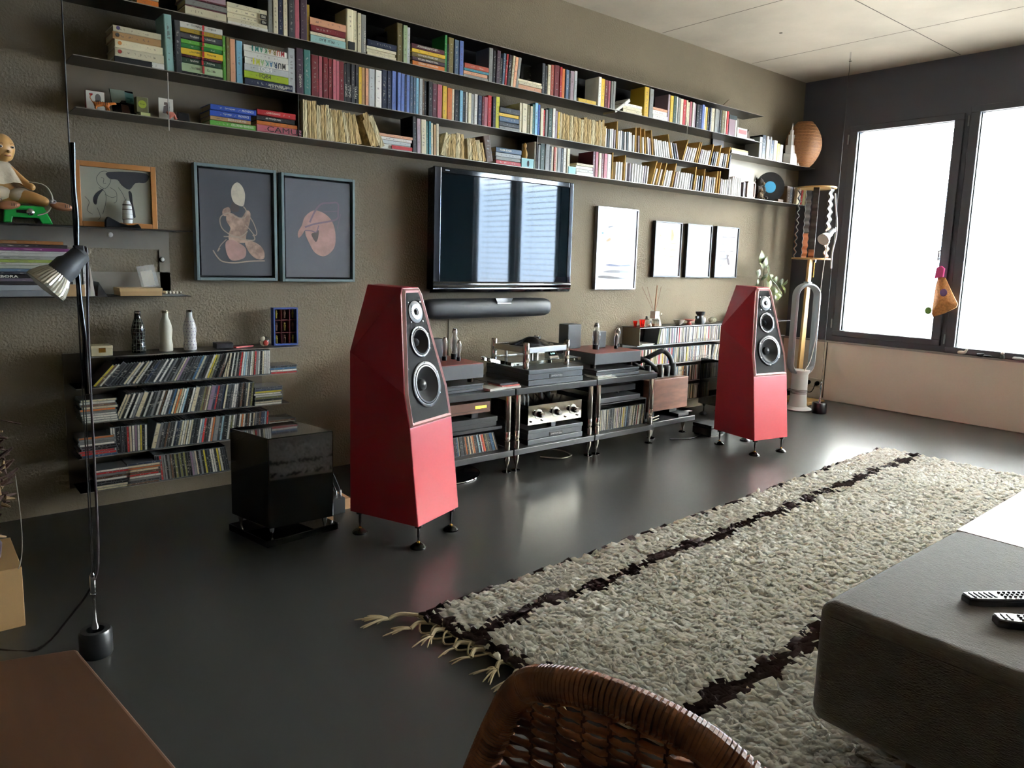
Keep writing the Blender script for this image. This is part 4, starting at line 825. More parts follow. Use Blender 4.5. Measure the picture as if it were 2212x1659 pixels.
# discs and papers on the rack top
for k,(a,b,c_,dz,col,l) in enumerate(((2.435,-.645,.14,0,'d8d5cb','white disc case lying at the left edge of the rack top'),(2.545,-.62,.0,0,'cfcac0','bottom pale booklet of the small pile on the rack top'),(2.545,-.61,.02,.008,'a04a40','reddish disc case in the small pile on the rack top'),(2.54,-.60,.0,.018,'4a4b4e','grey disc case on top of the small rack pile'))):
    g=G().box(0,0,0,.13,.12,.009 if k else .012); g.xf(Matrix.Translation((a,b,ZT+dz))@Matrix.Rotation(c_,4,'Z')); g.obj('disc_case',[mat('flat_case_'+col,col,.3)],label=l,cat='disc case',group='discs on the rack top')
for k in range(3):
    g=G().box(0,0,0,.16,.11,.003); g.xf(Matrix.Translation((3.28+.01*k,-.64+.01*k,ZT+.0005+k*.004))@Matrix.Rotation(-.1+.09*k,4,'Z')); g.obj('paper_sheet',mat('white_paper_print','ecebe6',.5),label=f'white loose leaflet beside the right amplifier platform, {["bottom","middle","top"][k]} one',cat='paper',group='leaflets on the rack top')
# bay A: brown unit, black box, discs
t=thing('power_supply','brown-fronted audio unit with a small yellow display, left rack bay','audio unit',(2.3,-.45,.345))
G().box(2.02,-.6,.356,2.472,-.25,.416).obj('case',mat('brown_anodised','5d4338',.4,.3),t,bevel=.002)
G().box(2.37,-.603,.382,2.445,-.600,.396).obj('display',mat('yellow_display','ffe24a',.4,emit=.9),t)
G().box(2.02,-.6015,.37,2.472,-.6,.3715).obj('groove',m_mb,t)
for x in (2.1,2.36): G().box(x,-.58,.327,x+.045,-.5,.356).obj('foot',m_mb,t)
t=thing('audio_box','flat black audio box under the brown unit, left rack bay','audio unit',(2.3,-.4,.272))
G().box(2.0,-.6,.272,2.52,-.2,.298).obj('case_lower',m_shelf,t,bevel=.002); G().box(2.0,-.605,.299,2.523,-.2,.327).obj('case_upper',m_shelf,t,bevel=.002)
R3=random.Random(5)
cds(2.20,2.545,ZB,'the left rack bay',-6,-20,group='discs in the left rack bay',y=-.60,h=.112,rr_=R3)
# bay C: device and disc frame
t=thing('audio_box','flat grey-topped audio box above the disc frame, right rack bay','audio unit',(3.54,-.4,.305))
G().box(3.35,-.6,.309,3.735,-.2,.341).obj('case',m_plat,t,bevel=.003)
for x in (3.42,3.62): G().cyl((x,-.5,.341),.012,.02,14).obj('foot',m_mb,t,smooth=True)
G().box(3.38,-.55,.361,3.74,-.25,.40).obj('upper_case',mat('black_case','121315',.3),t,bevel=.002)
t=thing('disc_holder','black open frame holding a row of discs, right rack bay','rack',(3.58,-.4,ZB))
for a in ((3.355,-.6,ZB,3.362,-.3,.306),(3.79,-.6,ZB,3.797,-.3,.306),(3.362,-.6,.299,3.79,-.3,.306)): G().box(*a).obj('panel',m_mb,t)
cds(3.366,3.787,ZB,'the black disc frame',0,8,group='discs in the black frame',y=-.595,h=.14,rr_=R3,light=.4)
# items under the rack
q=PZ(1150,1000,0); G().box(2.80,-.42,0,2.84,-.38,.09).obj('wooden_block',mat('light_wood','a9825f',.6),label='small pale wooden block under the middle rack bay',cat='block')
t=thing('round_tray','dark round stand base lying under the left rack bay','stand base',(2.25,-.45,0)); G().lathe([(.22,0),(.22,.006),(.215,.010),(.0005,.012)],48,(2.25,-.45,0)).obj('disc',mat('gloss_black_foot','101012',.12),t,smooth=True); G().lathe([(.2205,.003),(.222,.006),(.2205,.009)],48,(2.25,-.45,0),cap=False).obj('rim',m_chr,t,smooth=True)
G().tube(smooth([(2.95,-.5,.005),(3.03,-.6,.006),(3.14,-.58,.006),(3.16,-.45,.006),(3.08,-.38,.006)],6,False),.004,6).obj('floor_cable',mat('pale_cable','9c9686',.5),label='pale cable curl on the floor under the middle rack bay',cat='cable')
# amplifier stand with walnut monoblock
t=thing('amplifier_stand','low black stand on spikes carrying the walnut power box','stand',(4.14,-.4,0))
G().box(3.86,-.6,.09,4.35,-.16,.126).obj('shelf_board',m_shelf,t,bevel=.003)
for x in (3.93,4.28):
    for y in (-.55,-.22):
        G().lathe([(.017,.09),(.017,.07),(.005,.025),(.003,.008)],14,(x,y,0)).obj('spike',m_post,t,smooth=True); G().lathe([(.028,0),(.028,.004),(.02,.010),(.006,.012)],18,(x,y,0)).obj('floor_disc',mat('gloss_black_foot','101012',.15),t,smooth=True)
m_wal=mat('walnut_veneer','6d4736',.42,noise=.45,ns=5,stretch=(1.2,1,5))
t=thing('power_conditioner','walnut-sided power box with thick black hoses plugged on top','audio unit',(4.1,-.42,.18))
G().box(3.88,-.55,.185,4.312,-.5,.405).obj('front_panel',m_wal,t,bevel=.003); G().box(3.885,-.5,.185,4.307,-.22,.40).obj('case',mat('black_case','121315',.3),t); G().box(3.885,-.5,.40,4.307,-.22,.404).obj('top_plate',mat('steel_top','7d7f80',.3,.8),t)
for x in (3.97,4.22): G().box(x-.04,-.5,.126,x+.04,-.3,.185).obj('foot',m_mb,t)
m_hose=mat('black_braided_hose','17181a',.5,bump=.6,bs=220)
def hose(pts,r=.018):
    o=G().tube(smooth(pts,6,False),r,12).obj('hose',m_hose,t,smooth=True)
    x,y,z=pts[-1]; G().lathe([(r*1.25,z-.01),(r*1.35,z+.05),(r*1.05,z+.09)],16,(x,y,0)).obj('plug',m_mb,o,smooth=True)
    c=smooth(pts,6,False)
    for k in range(4,len(c)-3,2):
        a,b=Vector(c[k]),Vector(c[k+1]); G().tube([a,a+(b-a).normalized()*.003],r*1.07,12).obj('coil',m_mb,o)
hose([(3.82,-.18,.40),(3.86,-.22,.50),(3.93,-.30,.53),(4.02,-.38,.52),(4.09,-.44,.45),(4.11,-.45,.40)])
hose([(3.80,-.2,.30),(3.84,-.26,.47),(3.93,-.36,.49),(3.98,-.43,.44),(3.99,-.44,.40)])
hose([(4.05,-.2,.44),(4.12,-.28,.50),(4.20,-.36,.565),(4.235,-.38,.57),(4.262,-.42,.52),(4.27,-.44,.40)])
hose([(3.9,-.18,.42),(3.96,-.24,.47),(4.03,-.3,.475),(4.08,-.33,.44),(4.09,-.34,.40)],.011)
G().lathe([(.020,.404),(.022,.47),(.019,.478)],14,(4.19,-.45,0)).obj('capped_plug',m_mb,t,smooth=True)
t=thing('switch_box','small black box on the low stand under the walnut box','audio unit',(4.25,-.5,.126)); G().box(4.18,-.58,.1265,4.30,-.45,.15).obj('case',m_mb,t,bevel=.003); G().box(4.29,-.575,.151,4.345,-.545,.153).obj('white_label',mat('white_paper_print','ecebe6',.5),t)
for k,z in enumerate((.166,.146)): G().cyl((3.845,-.62,z),.004,.07,10,ax=(1,0,.1)).obj('metal_rod',m_post,label=['upper','lower'][k]+' thin silver rod end beside the right rack post',cat='rod',group='silver rod ends')
t=thing('black_tower','tall black box on spikes directly behind the right red loudspeaker','audio unit',(5.08,-.38,0)); G().box(4.93,-.5,.09,5.2,-.2,.46).obj('case',m_lac,t,bevel=.003)
for x in (4.97,5.17):
    for y in (-.47,-.23): G().lathe([(.03,0),(.026,.01),(.006,.022),(.004,.06),(.012,.075),(.012,.09)],14,(x,y,0)).obj('foot',m_mb,t,smooth=True)
t=thing('transformer_block','black slotted metal block on the floor left of right loudspeaker','audio unit',(4.37,-.7,0)); G().box(4.30,-.78,.012,4.47,-.62,.06).obj('block',m_mb,t,bevel=.002); G().box(4.30,-.78,.065,4.47,-.62,.085).obj('lid',m_mb,t,bevel=.002); G().box(4.31,-.77,0,4.46,-.63,.066).obj('core',m_lac,t)
G().tube(smooth([(4.0,-.66,.006),(4.14,-.72,.006),(4.25,-.70,.006),(4.31,-.7,.02)],6,False),.0045,6).obj('floor_cable',m_mb,label='black cable on the floor leading to the slotted metal block',cat='cable')
for k in range(3): G().tube(smooth([(2.2+.5*k,-.15,.3),(2.3+.5*k,-.12,.1),(2.5+.45*k,-.2,.006),(2.8+.4*k,-.14,.006),(3.0+.4*k,-.2,.01)],5,False),.005,6).obj('floor_cable',m_mb,label=f'black cable tangle on the floor behind the rack, {ordn(k+1)} from left',cat='cable',group='cables behind the rack')
# ---------- things on the right disc rack ----------
TZ=RZ[0]+.001
def B8(name,label,cat,pts): pass
m_cry=mat('red_crystal','ff2a1c',.04,trans=.75,ior=1.5,spec=.8); m_clr=mat('clear_glass','f6f6f0',.02,trans=.95,ior=1.45)
for k,(x,y,r,h,l) in enumerate(((4.283,-.12,.024,.055,'red crystal tealight glass, front one of the pair on the right rack'),(4.262,-.07,.018,.042,'red crystal tealight glass behind the larger red one'))):
    g=G(); N=12; v=[]; f=[]
    for z_,rr in ((0,.8),(.012,.62),(.02,.75),(h,1),(h,.78),(.025,.5)):
        for i in range(N): a=2*PI*i/N; v.append((x+r*rr*math.cos(a)*(1.05 if i%2 else .92),y+r*rr*math.sin(a)*(1.05 if i%2 else .92),TZ+z_))
    for j in range(5):
        for i in range(N): f.append((j*N+i,j*N+(i+1)%N,(j+1)*N+(i+1)%N,(j+1)*N+i))
    f+=[tuple(range(N))[::-1],tuple(range(5*N,6*N))]; g.poly(v,f).obj('candle_glass',m_cry,label=l,cat='candle holder',group='red candle glasses')
t=thing('reed_diffuser','clear glass diffuser with a white square collar and brown reeds','diffuser',(4.43,-.11,TZ))
G().box(4.41,-.135,TZ,4.465,-.08,TZ+.052).obj('bottle',m_clr,t,bevel=.006); G().box(4.415,-.13,TZ+.002,4.46,-.085,TZ+.02).obj('liquid',mat('amber_liquid','d9a878',.1,trans=.6),t)
G().box(4.412,-.133,TZ+.06,4.462,-.083,TZ+.115).obj('collar',mat('white_collar','eceae4',.4),t,bevel=.002)
G().cyl((4.437,-.108,TZ+.05),.008,.012,12).obj('neck',m_clr,t)
for a,b in ((-.165,.0),(-.13,-.02),(.07,.01)): G().tube([(4.437,-.108,TZ+.09),(4.437+a,-.108+b,TZ+.30)],.0013,5).obj('reed',mat('brown_reed','6b4636',.7),t)
G().tube([(4.435,-.108,TZ+.10),(4.437,-.11,TZ+.2),(4.442,-.112,TZ+.31)],[.004,.0055,.003],8).obj('feather_reed',mat('tan_reed','9a6b4c',.7),t)
t=thing('scent_bottle','small round clear perfume bottle left of the diffuser','bottle',(4.365,-.09,TZ)); G().lathe([(.018,TZ),(.022,TZ+.01),(.022,TZ+.05),(.01,TZ+.06),(.008,TZ+.068)],18,(4.365,-.09,0)).obj('glass',m_clr,t,smooth=True); G().lathe([(.008,TZ+.068),(.008,TZ+.076)],12,(4.365,-.09,0)).obj('cap',m_mb,t)
G().lathe([(.010,TZ),(.014,TZ+.006),(.014,TZ+.018),(.008,TZ+.024)],16,(4.335,-.150,0)).obj('tealight',mat('white_wax','f4f1e6',.5),label='small white tealight in front of the clear bottles',cat='candle')
G().prism([(4.475,TZ),(4.535,TZ),(4.505,TZ+.075)],-.10,-.096,'y').obj('folded_card',mat('cream_card','e0d5b8',.6),label='cream folded card standing right of the diffuser',cat='card')
t=thing('butterfly_ornament','tiny black and white butterfly perched by the diffuser','ornament',(4.47,-.12,TZ+.09)); G().poly([(4.466,-.136,TZ+.085),(4.482,-.137,TZ+.105),(4.49,-.137,TZ+.095),(4.478,-.136,TZ+.08)],[(0,1,2,3)]).obj('wing',mat('cream_card','e0d5b8',.6),t); G().ell((4.475,-.137,TZ+.086),(.004,.003,.007)).obj('body',m_mb,t)
pr=[(.016,0),(.018,.004),(.034,.018),(.045,.04),(.046,.042),(.043,.041),(.032,.020),(.001,.008)]
G().lathe([(a,TZ+b) for a,b in pr],28,(4.735,-.11,0)).obj('bowl',mat('pale_stoneware','c9c2b4',.45),smooth=True,label='pale stoneware bowl standing on the right disc rack',cat='bowl')
t=thing('pedestal_dish','red lacquered dish on a pierced foot, beside the pale bowl','dish',(4.865,-.11,TZ)); m_rl=mat('red_lacquer','a8483c',.35)
G().lathe([(.022,TZ),(.022,TZ+.005),(.014,TZ+.012),(.013,TZ+.024),(.03,TZ+.032),(.046,TZ+.036),(.046,TZ+.04),(.001,TZ+.036)],26,(4.865,-.11,0)).obj('dish',m_rl,t,smooth=True)
t=thing('pottery_vase','small black pottery vase with wide rim on the right disc rack','vase',(5.02,-.1,TZ)); G().lathe([(.038,TZ),(.04,TZ+.02),(.034,TZ+.045),(.024,TZ+.062),(.024,TZ+.068),(.036,TZ+.082),(.038,TZ+.098),(.036,TZ+.098),(.022,TZ+.075),(.001,TZ+.07)],28,(5.02,-.1,0)).obj('body',mat('matt_black_clay','26272a',.5),t,smooth=True)
G().box(4.955,-.12,TZ+.045,4.98,-.10,TZ+.065).obj('handle',m_mb,t,bevel=.002); g=G(); g.ell((5.035,-.135,TZ+.03),(.014,.006,.026)); g.obj('pale_patch',mat('white_glaze','d8d5cf',.3),t,smooth=True)
t=thing('white_ornament','round pale knotted shell ornament half hidden by the loudspeaker','ornament',(5.19,-.1,TZ)); G().ell((5.19,-.1,TZ+.024),(.036,.028,.024)).obj('body',mat('cream_shell','dcd8bf',.45),t,smooth=True)
for k in range(4): G().tube([(5.158+.016*k+.006*math.sin(q_),-.1-.030*math.cos(q_),TZ+.024+.025*math.sin(q_)) for q_ in [i*PI/8-PI/2 for i in range(9)]],.003,6).obj('ridge',mat('cream_shell','dcd8bf',.45),t,smooth=True)
# ---------- small things on the bottom book shelf, left end ----------
def skinfig(name,joints,edges,mt,parent=None,sub=1,**kw):
    me=bpy.data.meshes.new(name); me.from_pydata([j[:3] for j in joints],edges,[]); o=bpy.data.objects.new('tmp',me); COL.objects.link(o)
    m=o.modifiers.new('s','SKIN'); 
    for i,j in enumerate(joints): me.skin_vertices[0].data[i].radius=(j[3],j[3])
    me.skin_vertices[0].data[0].use_root=True
    b=o.modifiers.new('u','SUBSURF'); b.levels=sub; b.render_levels=sub
    dg=bpy.context.evaluated_depsgraph_get(); me2=bpy.data.meshes.new_from_object(o.evaluated_get(dg))
    g=G(); g.poly([tuple(v.co) for v in me2.vertices],[tuple(p.vertices) for p in me2.polygons])
    bpy.data.objects.remove(o); return g.obj(name,mt,parent,smooth='all',**kw)
def small(px,py,y=-.12,z=None): q=P(px,py,y); return Vector((q.x,y,q.z if z is None else z))
m_card=mat('white_card','dcd5c6',.5)
def pf(pts): return [(130+a/5.53,b/5.53) for a,b in pts]
o=G().box(.655,-.11,Z4,.725,-.085,Z4+.088).obj('card_box',mat('red_card_side','8c2f25',.5),label='playing card box with a heart, behind the striped tiger figure',cat='card box')
G().box(.6555,-.1108,Z4+.001,.7245,-.1100,Z4+.087).obj('front',m_card,o)
h=[(.674+.007*math.sin(a)**3*1.0,Z4+.072+.0006*(13*math.cos(a)-5*math.cos(2*a)-2*math.cos(3*a)-math.cos(4*a))*.75) for a in [i*2*PI/20 for i in range(20)]]
G().poly([(a,-.1112,b) for a,b in h],[tuple(range(20))]).obj('heart',m_rp,o); G().ell((.7,-.1112,Z4+.06),(.011,.0005,.018)).obj('court_figure',mat('grey_ink','77706a',.6),o)
# tiger
m_tig=mat('tiger_orange','c9702e',.3); t=thing('tiger_figure','small orange striped tiger figure standing before a playing card box','figurine',(.70,-.16,Z4))
J=[(.700,-.16,Z4+.030,.0095),(.722,-.16,Z4+.032,.009),(.738,-.16,Z4+.036,.006),(.749,-.16,Z4+.040,.0065),(.76,-.16,Z4+.037,.003),(.682,-.16,Z4+.031,.0095),(.682,-.152,Z4+.004,.003),(.678,-.168,Z4+.004,.003),(.725,-.152,Z4+.004,.003),(.731,-.168,Z4+.004,.003),(.670,-.16,Z4+.034,.002),(.661,-.16,Z4+.05,.0018),(.664,-.16,Z4+.062,.0018)]
E_=[(0,1),(1,2),(2,3),(3,4),(0,5),(5,6),(5,7),(1,8),(1,9),(5,10),(10,11),(11,12)]
skinfig('body',J,E_,m_tig,t)
for k in range(6): x=.682+k*.0085; G().tube([(x,-.16-.0095*math.cos(a),Z4+.031+.0102*math.sin(a)) for a in [i*PI/8 for i in range(-2,9)]],.0009,5).obj('stripe',m_dk,t)
# photo print
t=thing('photo_card','glossy photo print of a house front leaning on the bottom shelf','photo',(.80,-.09,Z4)); 
A=[(.752,-.13,Z4),(.845,-.13,Z4),(.845,-.07,Z4+.115),(.752,-.07,Z4+.115)]
G().poly([Vector(p)+Vector((0,.004,0)) for p in A]+A,[(3,2,1,0),(4,5,6,7),(0,1,5,4),(1,2,6,5),(2,3,7,6),(3,0,4,7)]).obj('print',mat('photo_dark','1e1c1b',.15),t)
def on(u,v,o=.001): a=Vector(A[0]).lerp(Vector(A[1]),u); b=Vector(A[3]).lerp(Vector(A[2]),u); p=a.lerp(b,v); return p+Vector((0,-.9,-.3)).normalized()*o
for c_,cc in (([(.02,.45),(.35,.48),(.45,.6),(.62,.6),(.65,1),(.02,1)],'9aa38f'),([(.62,.52),(1,.5),(1,.92),(.64,.95)],'6f9084'),([(.42,.5),(.58,.5),(.58,.7),(.5,.78),(.42,.7)],'33302e'),([(.38,.05),(.75,.1),(.7,.42),(.4,.45)],'4a2f28'),([(.68,.6),(.95,.6),(.95,.74),(.68,.74)],'2f5a55')):
    G().poly([on(a,b,.001+.0004*R.random()) for a,b in c_],[tuple(range(len(c_)))]).obj('photo_patch',mat('photo_'+cc,cc,.3),t)
t=thing('tea_tin','small olive tin with a round lime label on the bottom shelf','tin',(.865,-.13,Z4)); G().box(.838,-.16,Z4+.018,.885,-.115,Z4+.083).obj('tin_body',mat('olive_tin','7d7a54',.4,.3),t,bevel=.002); G().cyl((.861,-.160,Z4+.053),.0165,.001,24,ax=(0,-1,0)).obj('round_label',mat('lime_label','a8b23a',.5),t); text('Drops',.007,(.861,-.1615,Z4+.053),m_dk,t)
G().box(.85,-.175,Z4,.888,-.13,Z4+.017).obj('matchbox',mat('pale_lime','cfd08a',.5),label='small lime matchbox lying under the olive tin',cat='box')
t=thing('portrait_card','white card with a seated man in a hat, bottom shelf','card',(.965,-.14,Z4)); G().box(.93,-.15,Z4,.99,-.147,Z4+.094).obj('card',m_card,t)
for c_,cc in (([(.946,.03),(.972,.03),(.975,.06),(.965,.068),(.95,.06)],'5a504c'),([(.951,.066),(.968,.066),(.966,.078),(.953,.078)],'6b5a50'),([(.972,.035),(.974,.035),(.974,.08),(.972,.08)],'3a3432')): G().poly([(a,-.1505,Z4+b) for a,b in c_],[tuple(range(len(c_)))]).obj('printed_figure',mat('print_'+cc,cc,.6),t)
m_pig=mat('pink_pig','d77c68',.4); t=thing('pig_figure','small pink pig figure standing before the portrait card','figurine',(.975,-.175,Z4))
skinfig('body',[(.975,-.175,Z4+.026,.011),(.99,-.175,Z4+.025,.011),(.962,-.175,Z4+.03,.008),(.953,-.175,Z4+.033,.005),(.966,-.18,Z4+.004,.003),(.966,-.17,Z4+.004,.003),(.992,-.18,Z4+.004,.003),(.992,-.17,Z4+.004,.003)],[(0,1),(0,2),(2,3),(0,4),(0,5),(1,6),(1,7)],m_pig,t)
t=thing('framed_photo','small dark photo frame lying tilted right of the pink pig','picture',(1.03,-.15,Z4)); G().prism([(1.0,Z4),(1.058,Z4),(1.053,Z4+.042),(1.003,Z4+.044)],-.16,-.15,'y').obj('frame',mat('grey_black_frame','3a3838',.3),t,bevel=.002); G().prism([(1.005,Z4+.005),(1.053,Z4+.005),(1.049,Z4+.037),(1.007,Z4+.038)],-.1612,-.1601,'y').obj('picture',mat('dark_photo','17161a',.2),t)
G().tube([(.957,-.203,Z3-.01),(.956,-.203,Z4+.08),(.955,-.202,Z4-.05)],.0022,6).obj('pull_cord',mat('white_cord','b9b4a8',.6),label='white pull cord hanging past the left end of the bookshelf',cat='cord')
G().tube([(4.555,-.203,Z1-.15),(4.572,-.203,Z2),(4.575,-.202,Z2-.06)],.0022,6).obj('pull_cord',mat('white_cord','b9b4a8',.6),label='yellowish pull cord over the last long run of top books',cat='cord')
# --- figurines among the bottom row
m_tq=mat('turquoise_tin','8fc0bd',.4); m_wf=mat('golden_wood','a8813f',.45)
def tin(px0,px1,py,h,lab,fig):
    a=P(px0,py,-D);b=P(px1,py,-D); t=thing('turquoise_tin',lab,'tin',((a.x+b.x)/2,-.17,Z4),group='turquoise tins'); o=G().box(a.x,-D+.003,Z4,b.x,-.13,Z4+h).obj('tin_body',m_tq,t,bevel=.002)
    G().box(a.x-.001,-D+.002,Z4+h-.006,b.x+.001,-.129,Z4+h).obj('lid',mat('turquoise_lid','a6d0cd',.4),t)
    if fig: G().ell(((a.x+b.x)/2+.004,-D+.002,Z4+h*.45),(.009,.0006,h*.35)).obj('printed_figures',m_dk,t)
tin(1127,1153,362,.055,'turquoise tin printed with two dark figures above the television',1); tin(1228,1244,380,.045,'turquoise tin beside the white book pile',0)
for (px,pz,sc,y,l) in ((1138,0.056,1,-.165,'golden wooden figure standing on the printed turquoise tin'),(1232,.0,1.25,-.11,'golden wooden figure behind the second turquoise tin')):
    x=P(px,350 if px<1200 else 370,-D).x+.01; z=Z4+pz
    G().lathe([(.010*sc,z),(.017*sc,z+.01*sc),(.019*sc,z+.03*sc),(.013*sc,z+.05*sc),(.008*sc,z+.062*sc),(.012*sc,z+.075*sc),(.011*sc,z+.088*sc),(.001,z+.098*sc)],18,(x,y,0)).obj('wooden_figure',m_wf,smooth=True,label=l,cat='figurine',group='golden wooden figures')
# end of the shelf
q0=P(1573,315,-D).x; t=thing('record_box','tall mauve record box with dark green top and white spine','box',(q0+.06,-.12,Z2)); G().box(q0,-D+.005,Z2,q0+.1,-.04,Z2+.155).obj('box_body',mat('mauve_box','8d7278',.5),t,bevel=.001); G().box(q0-.0005,-D+.004,Z2+.125,q0+.1005,-.039,Z2+.156).obj('dark_top',mat('dark_green_box','1d2f2b',.5),t); G().box(q0+.082,-D+.003,Z2,q0+.1005,-D+.006,Z2+.125).obj('white_edge',m_card,t)
a=P(1588,325,-D).x; t=thing('tissue_box','white box with a red label at the right end of the top shelf','box',(a+.05,-.15,Z2)); G().box(a+.01,-D,Z2,a+.15,-.1,Z2+.075).obj('box_body',m_card,t,bevel=.002); G().box(a+.03,-D-.001,Z2+.03,a+.14,-D,Z2+.062).obj('red_label',mat('faded_red_label','c4706c',.5),t)
t=thing('card_tent','brown folded card on a white slip, shelf end','card',(a+.2,-.15,Z2)); G().prism([(a+.165,Z2+.008),(a+.245,Z2+.008),(a+.215,Z2+.085)],-.17,-.10,'y').obj('card',mat('brown_card','6d5a4c',.7),t); G().box(a+.155,-D,Z2,a+.26,-.1,Z2+.008).obj('white_slip',m_card,t)
a=P(1571,233,-.1); G().poly([(a.x-.10,-.1,Z1+.001),(a.x+.02,-.1,Z1+.09),(a.x+.045,-.1,Z1+.065),(a.x-.085,-.1,Z1+.001),(a.x-.10,-.09,Z1+.001),(a.x+.02,-.09,Z1+.09),(a.x+.045,-.09,Z1+.065),(a.x-.085,-.09,Z1+.001)],[(0,3,2,1),(4,5,6,7),(0,1,5,4),(1,2,6,5),(2,3,7,6),(3,0,4,7)]).obj('paper_fan',mat('tan_paper','7a6a55',.7),label='small folded paper fan on top of the bookshelf end',cat='fan')
G().box(5.30,-.012,Z2+.005,5.5,-.006,Z1-.01).obj('shelf_card',mat('grey_card','8a8374',.6),label='plain grey card leaning on the wall at the top shelf end',cat='card')
# tower figure, wicker vase
a=P(1706,352,-.15); x=a.x; t=thing('tower_figure','white stepped tower figure on the shelf left of wicker vase','figurine',(x,-.15,ZR)); z=ZR; mw=mat('white_glazed','e9e4e0',.25)
for w_,h0,h1 in ((.11,0,.10),(.085,.10,.17),(.055,.17,.26),(.03,.26,.30)): G().box(x-w_/2,-.15-w_/3,z+h0,x+w_/2,-.15+w_/3,z+h1).obj('tier',mw,t,bevel=.004)
G().lathe([(.008,z+.3),(.004,z+.34),(.001,z+.36)],10,(x,-.15,0)).obj('spire',mw,t,smooth=True)
G().box(x+.07,-.19,z,x+.13,-.15,z+.045).obj('white_box',mw,label='small white box at the foot of the tower figure',cat='box',bevel=.003)
m_wick=mat('woven_bamboo','9a6a43',.6,bump=.8,bs=90,noise=.35,ns=60,stretch=(1,1,3))
t=thing('wicker_vase','tall egg-shaped woven bamboo vase on the shelf by the corner','vase',(6.27,-.17,ZR)); x,y=6.27,-.17; z=ZR; Hh=.385; pr=[]
K=26
for k in range(K+1):
    u=k/K; r=.065+.085*math.sin(PI*min(1,u*1.02))**.8 if 0<u<1 else .065; pr.append((r*1.02+(.0025 if k%2 else 0),z+u*Hh))
G().lathe(pr,40,(x,y,0)).obj('body',m_wick,t,smooth='all')
for k in range(0,K,2):
    r,zz=pr[k]; G().tube([(x+(r+.001)*math.cos(a),y+(r+.001)*math.sin(a),zz) for a in [i*2*PI/28 for i in range(28)]],.0028,5,closed=True).obj('weave_ring',mat('bamboo_strand','a8764c',.6),t)
# lower right shelf: framed photo box, bears, record
a=P(1610,425,-D); t=thing('framed_photo_box','small wooden photo box with a white picture, bottom shelf right end','picture',(a.x+.06,-.16,Z4)); G().box(a.x-.02,-D+.01,Z4,a.x+.02,-.06,Z4+.12).obj('box_side',mat('dark_reddish_wood','3f2a28',.5),t); g=G(); x0=a.x+.02; x1=x0+.12
g.box(x0,-D,Z4,x0+.012,-D+.03,Z4+.13); g.box(x1-.012,-D,Z4,x1,-D+.03,Z4+.13); g.box(x0,-D,Z4,x1,-D+.03,Z4+.012); g.box(x0,-D,Z4+.118,x1,-D+.03,Z4+.13); g.obj('frame',mat('pinkish_wood','a07a6c',.5),t)
G().box(x0+.012,-D+.008,Z4+.012,x1-.012,-D+.02,Z4+.118).obj('picture',m_card,t); G().ell(((x0+x1)/2,-D+.007,Z4+.045),(.025,.0008,.012)).obj('printed_shape',mat('grey_ink','77706a',.6),t)
m_bear=mat('dark_plush','38312c',.95,bump=.8,bs=250); m_bear2=mat('tan_plush','7b6a52',.95,bump=.8,bs=250)
def bear(px,py,s,mt,l,y=-.13):
    x=P(px,py,-D).x; t=thing('plush_bear',l,'soft toy',(x,y,Z4),group='plush bears on the shelf'); z=Z4
    g=G(); g.ell((x,y,z+.055*s),(.045*s,.04*s,.055*s)); g.obj('body',mt,t,smooth=True)
    G().ell((x,y-.01*s,z+.125*s),(.034*s,.03*s,.032*s)).obj('head',mt,t,smooth=True); G().ell((x,y-.04*s,z+.118*s),(.014*s,.014*s,.012*s)).obj('muzzle',m_bear2,t,smooth=True)
    for q in (-1,1):
        G().ell((x+q*.027*s,y,z+.152*s),(.012*s,.007*s,.012*s)).obj('ear',mt,t,smooth=True); G().ell((x+q*.042*s,y-.02*s,z+.075*s),(.014*s,.016*s,.03*s)).obj('arm',mt,t,smooth=True); G().ell((x+q*.03*s,y-.04*s,z+.016*s),(.016*s,.028*s,.016*s)).obj('leg',mt,t,smooth=True)
bear(1652,428,1.15,m_bear,'large dark plush bear at the right end of bottom shelf'); bear(1645,428,.55,m_bear2,'small tan plush animal left of the dark bear',y=-.185)
x=P(1685,415,-D).x; t=thing('vinyl_record','black record with a sky blue centre label leaning on the bottom shelf','record',(x,-.1,Z4)); ax=Vector((-.75,-1,.05)).normalized()
G().cyl(Vector((x,-.10,Z4+.13)),.128,.004,48,ax=ax).obj('disc',mat('black_vinyl','0c0c0e',.35),t,smooth=True); G().cyl(Vector((x,-.10,Z4+.13))+ax*.0041,.05,.0006,32,ax=ax).obj('centre_label',mat('sky_blue_label','4fb0dd',.4),t)
run(1700,1722,lambda p:435,Z4,'br:30:150 dg:30:150 br:30:148','the dark group right of the black record',GB,y=-.17)
G().box(x-.02,-D,Z4,x+.06,-.16,Z4+.022).obj('small_case',mat('brown_card','6d5a4c',.7),label='small brown case lying under the black record',cat='case')
# ---------- left wall shelf ----------
LZ=.985; UZ=1.279
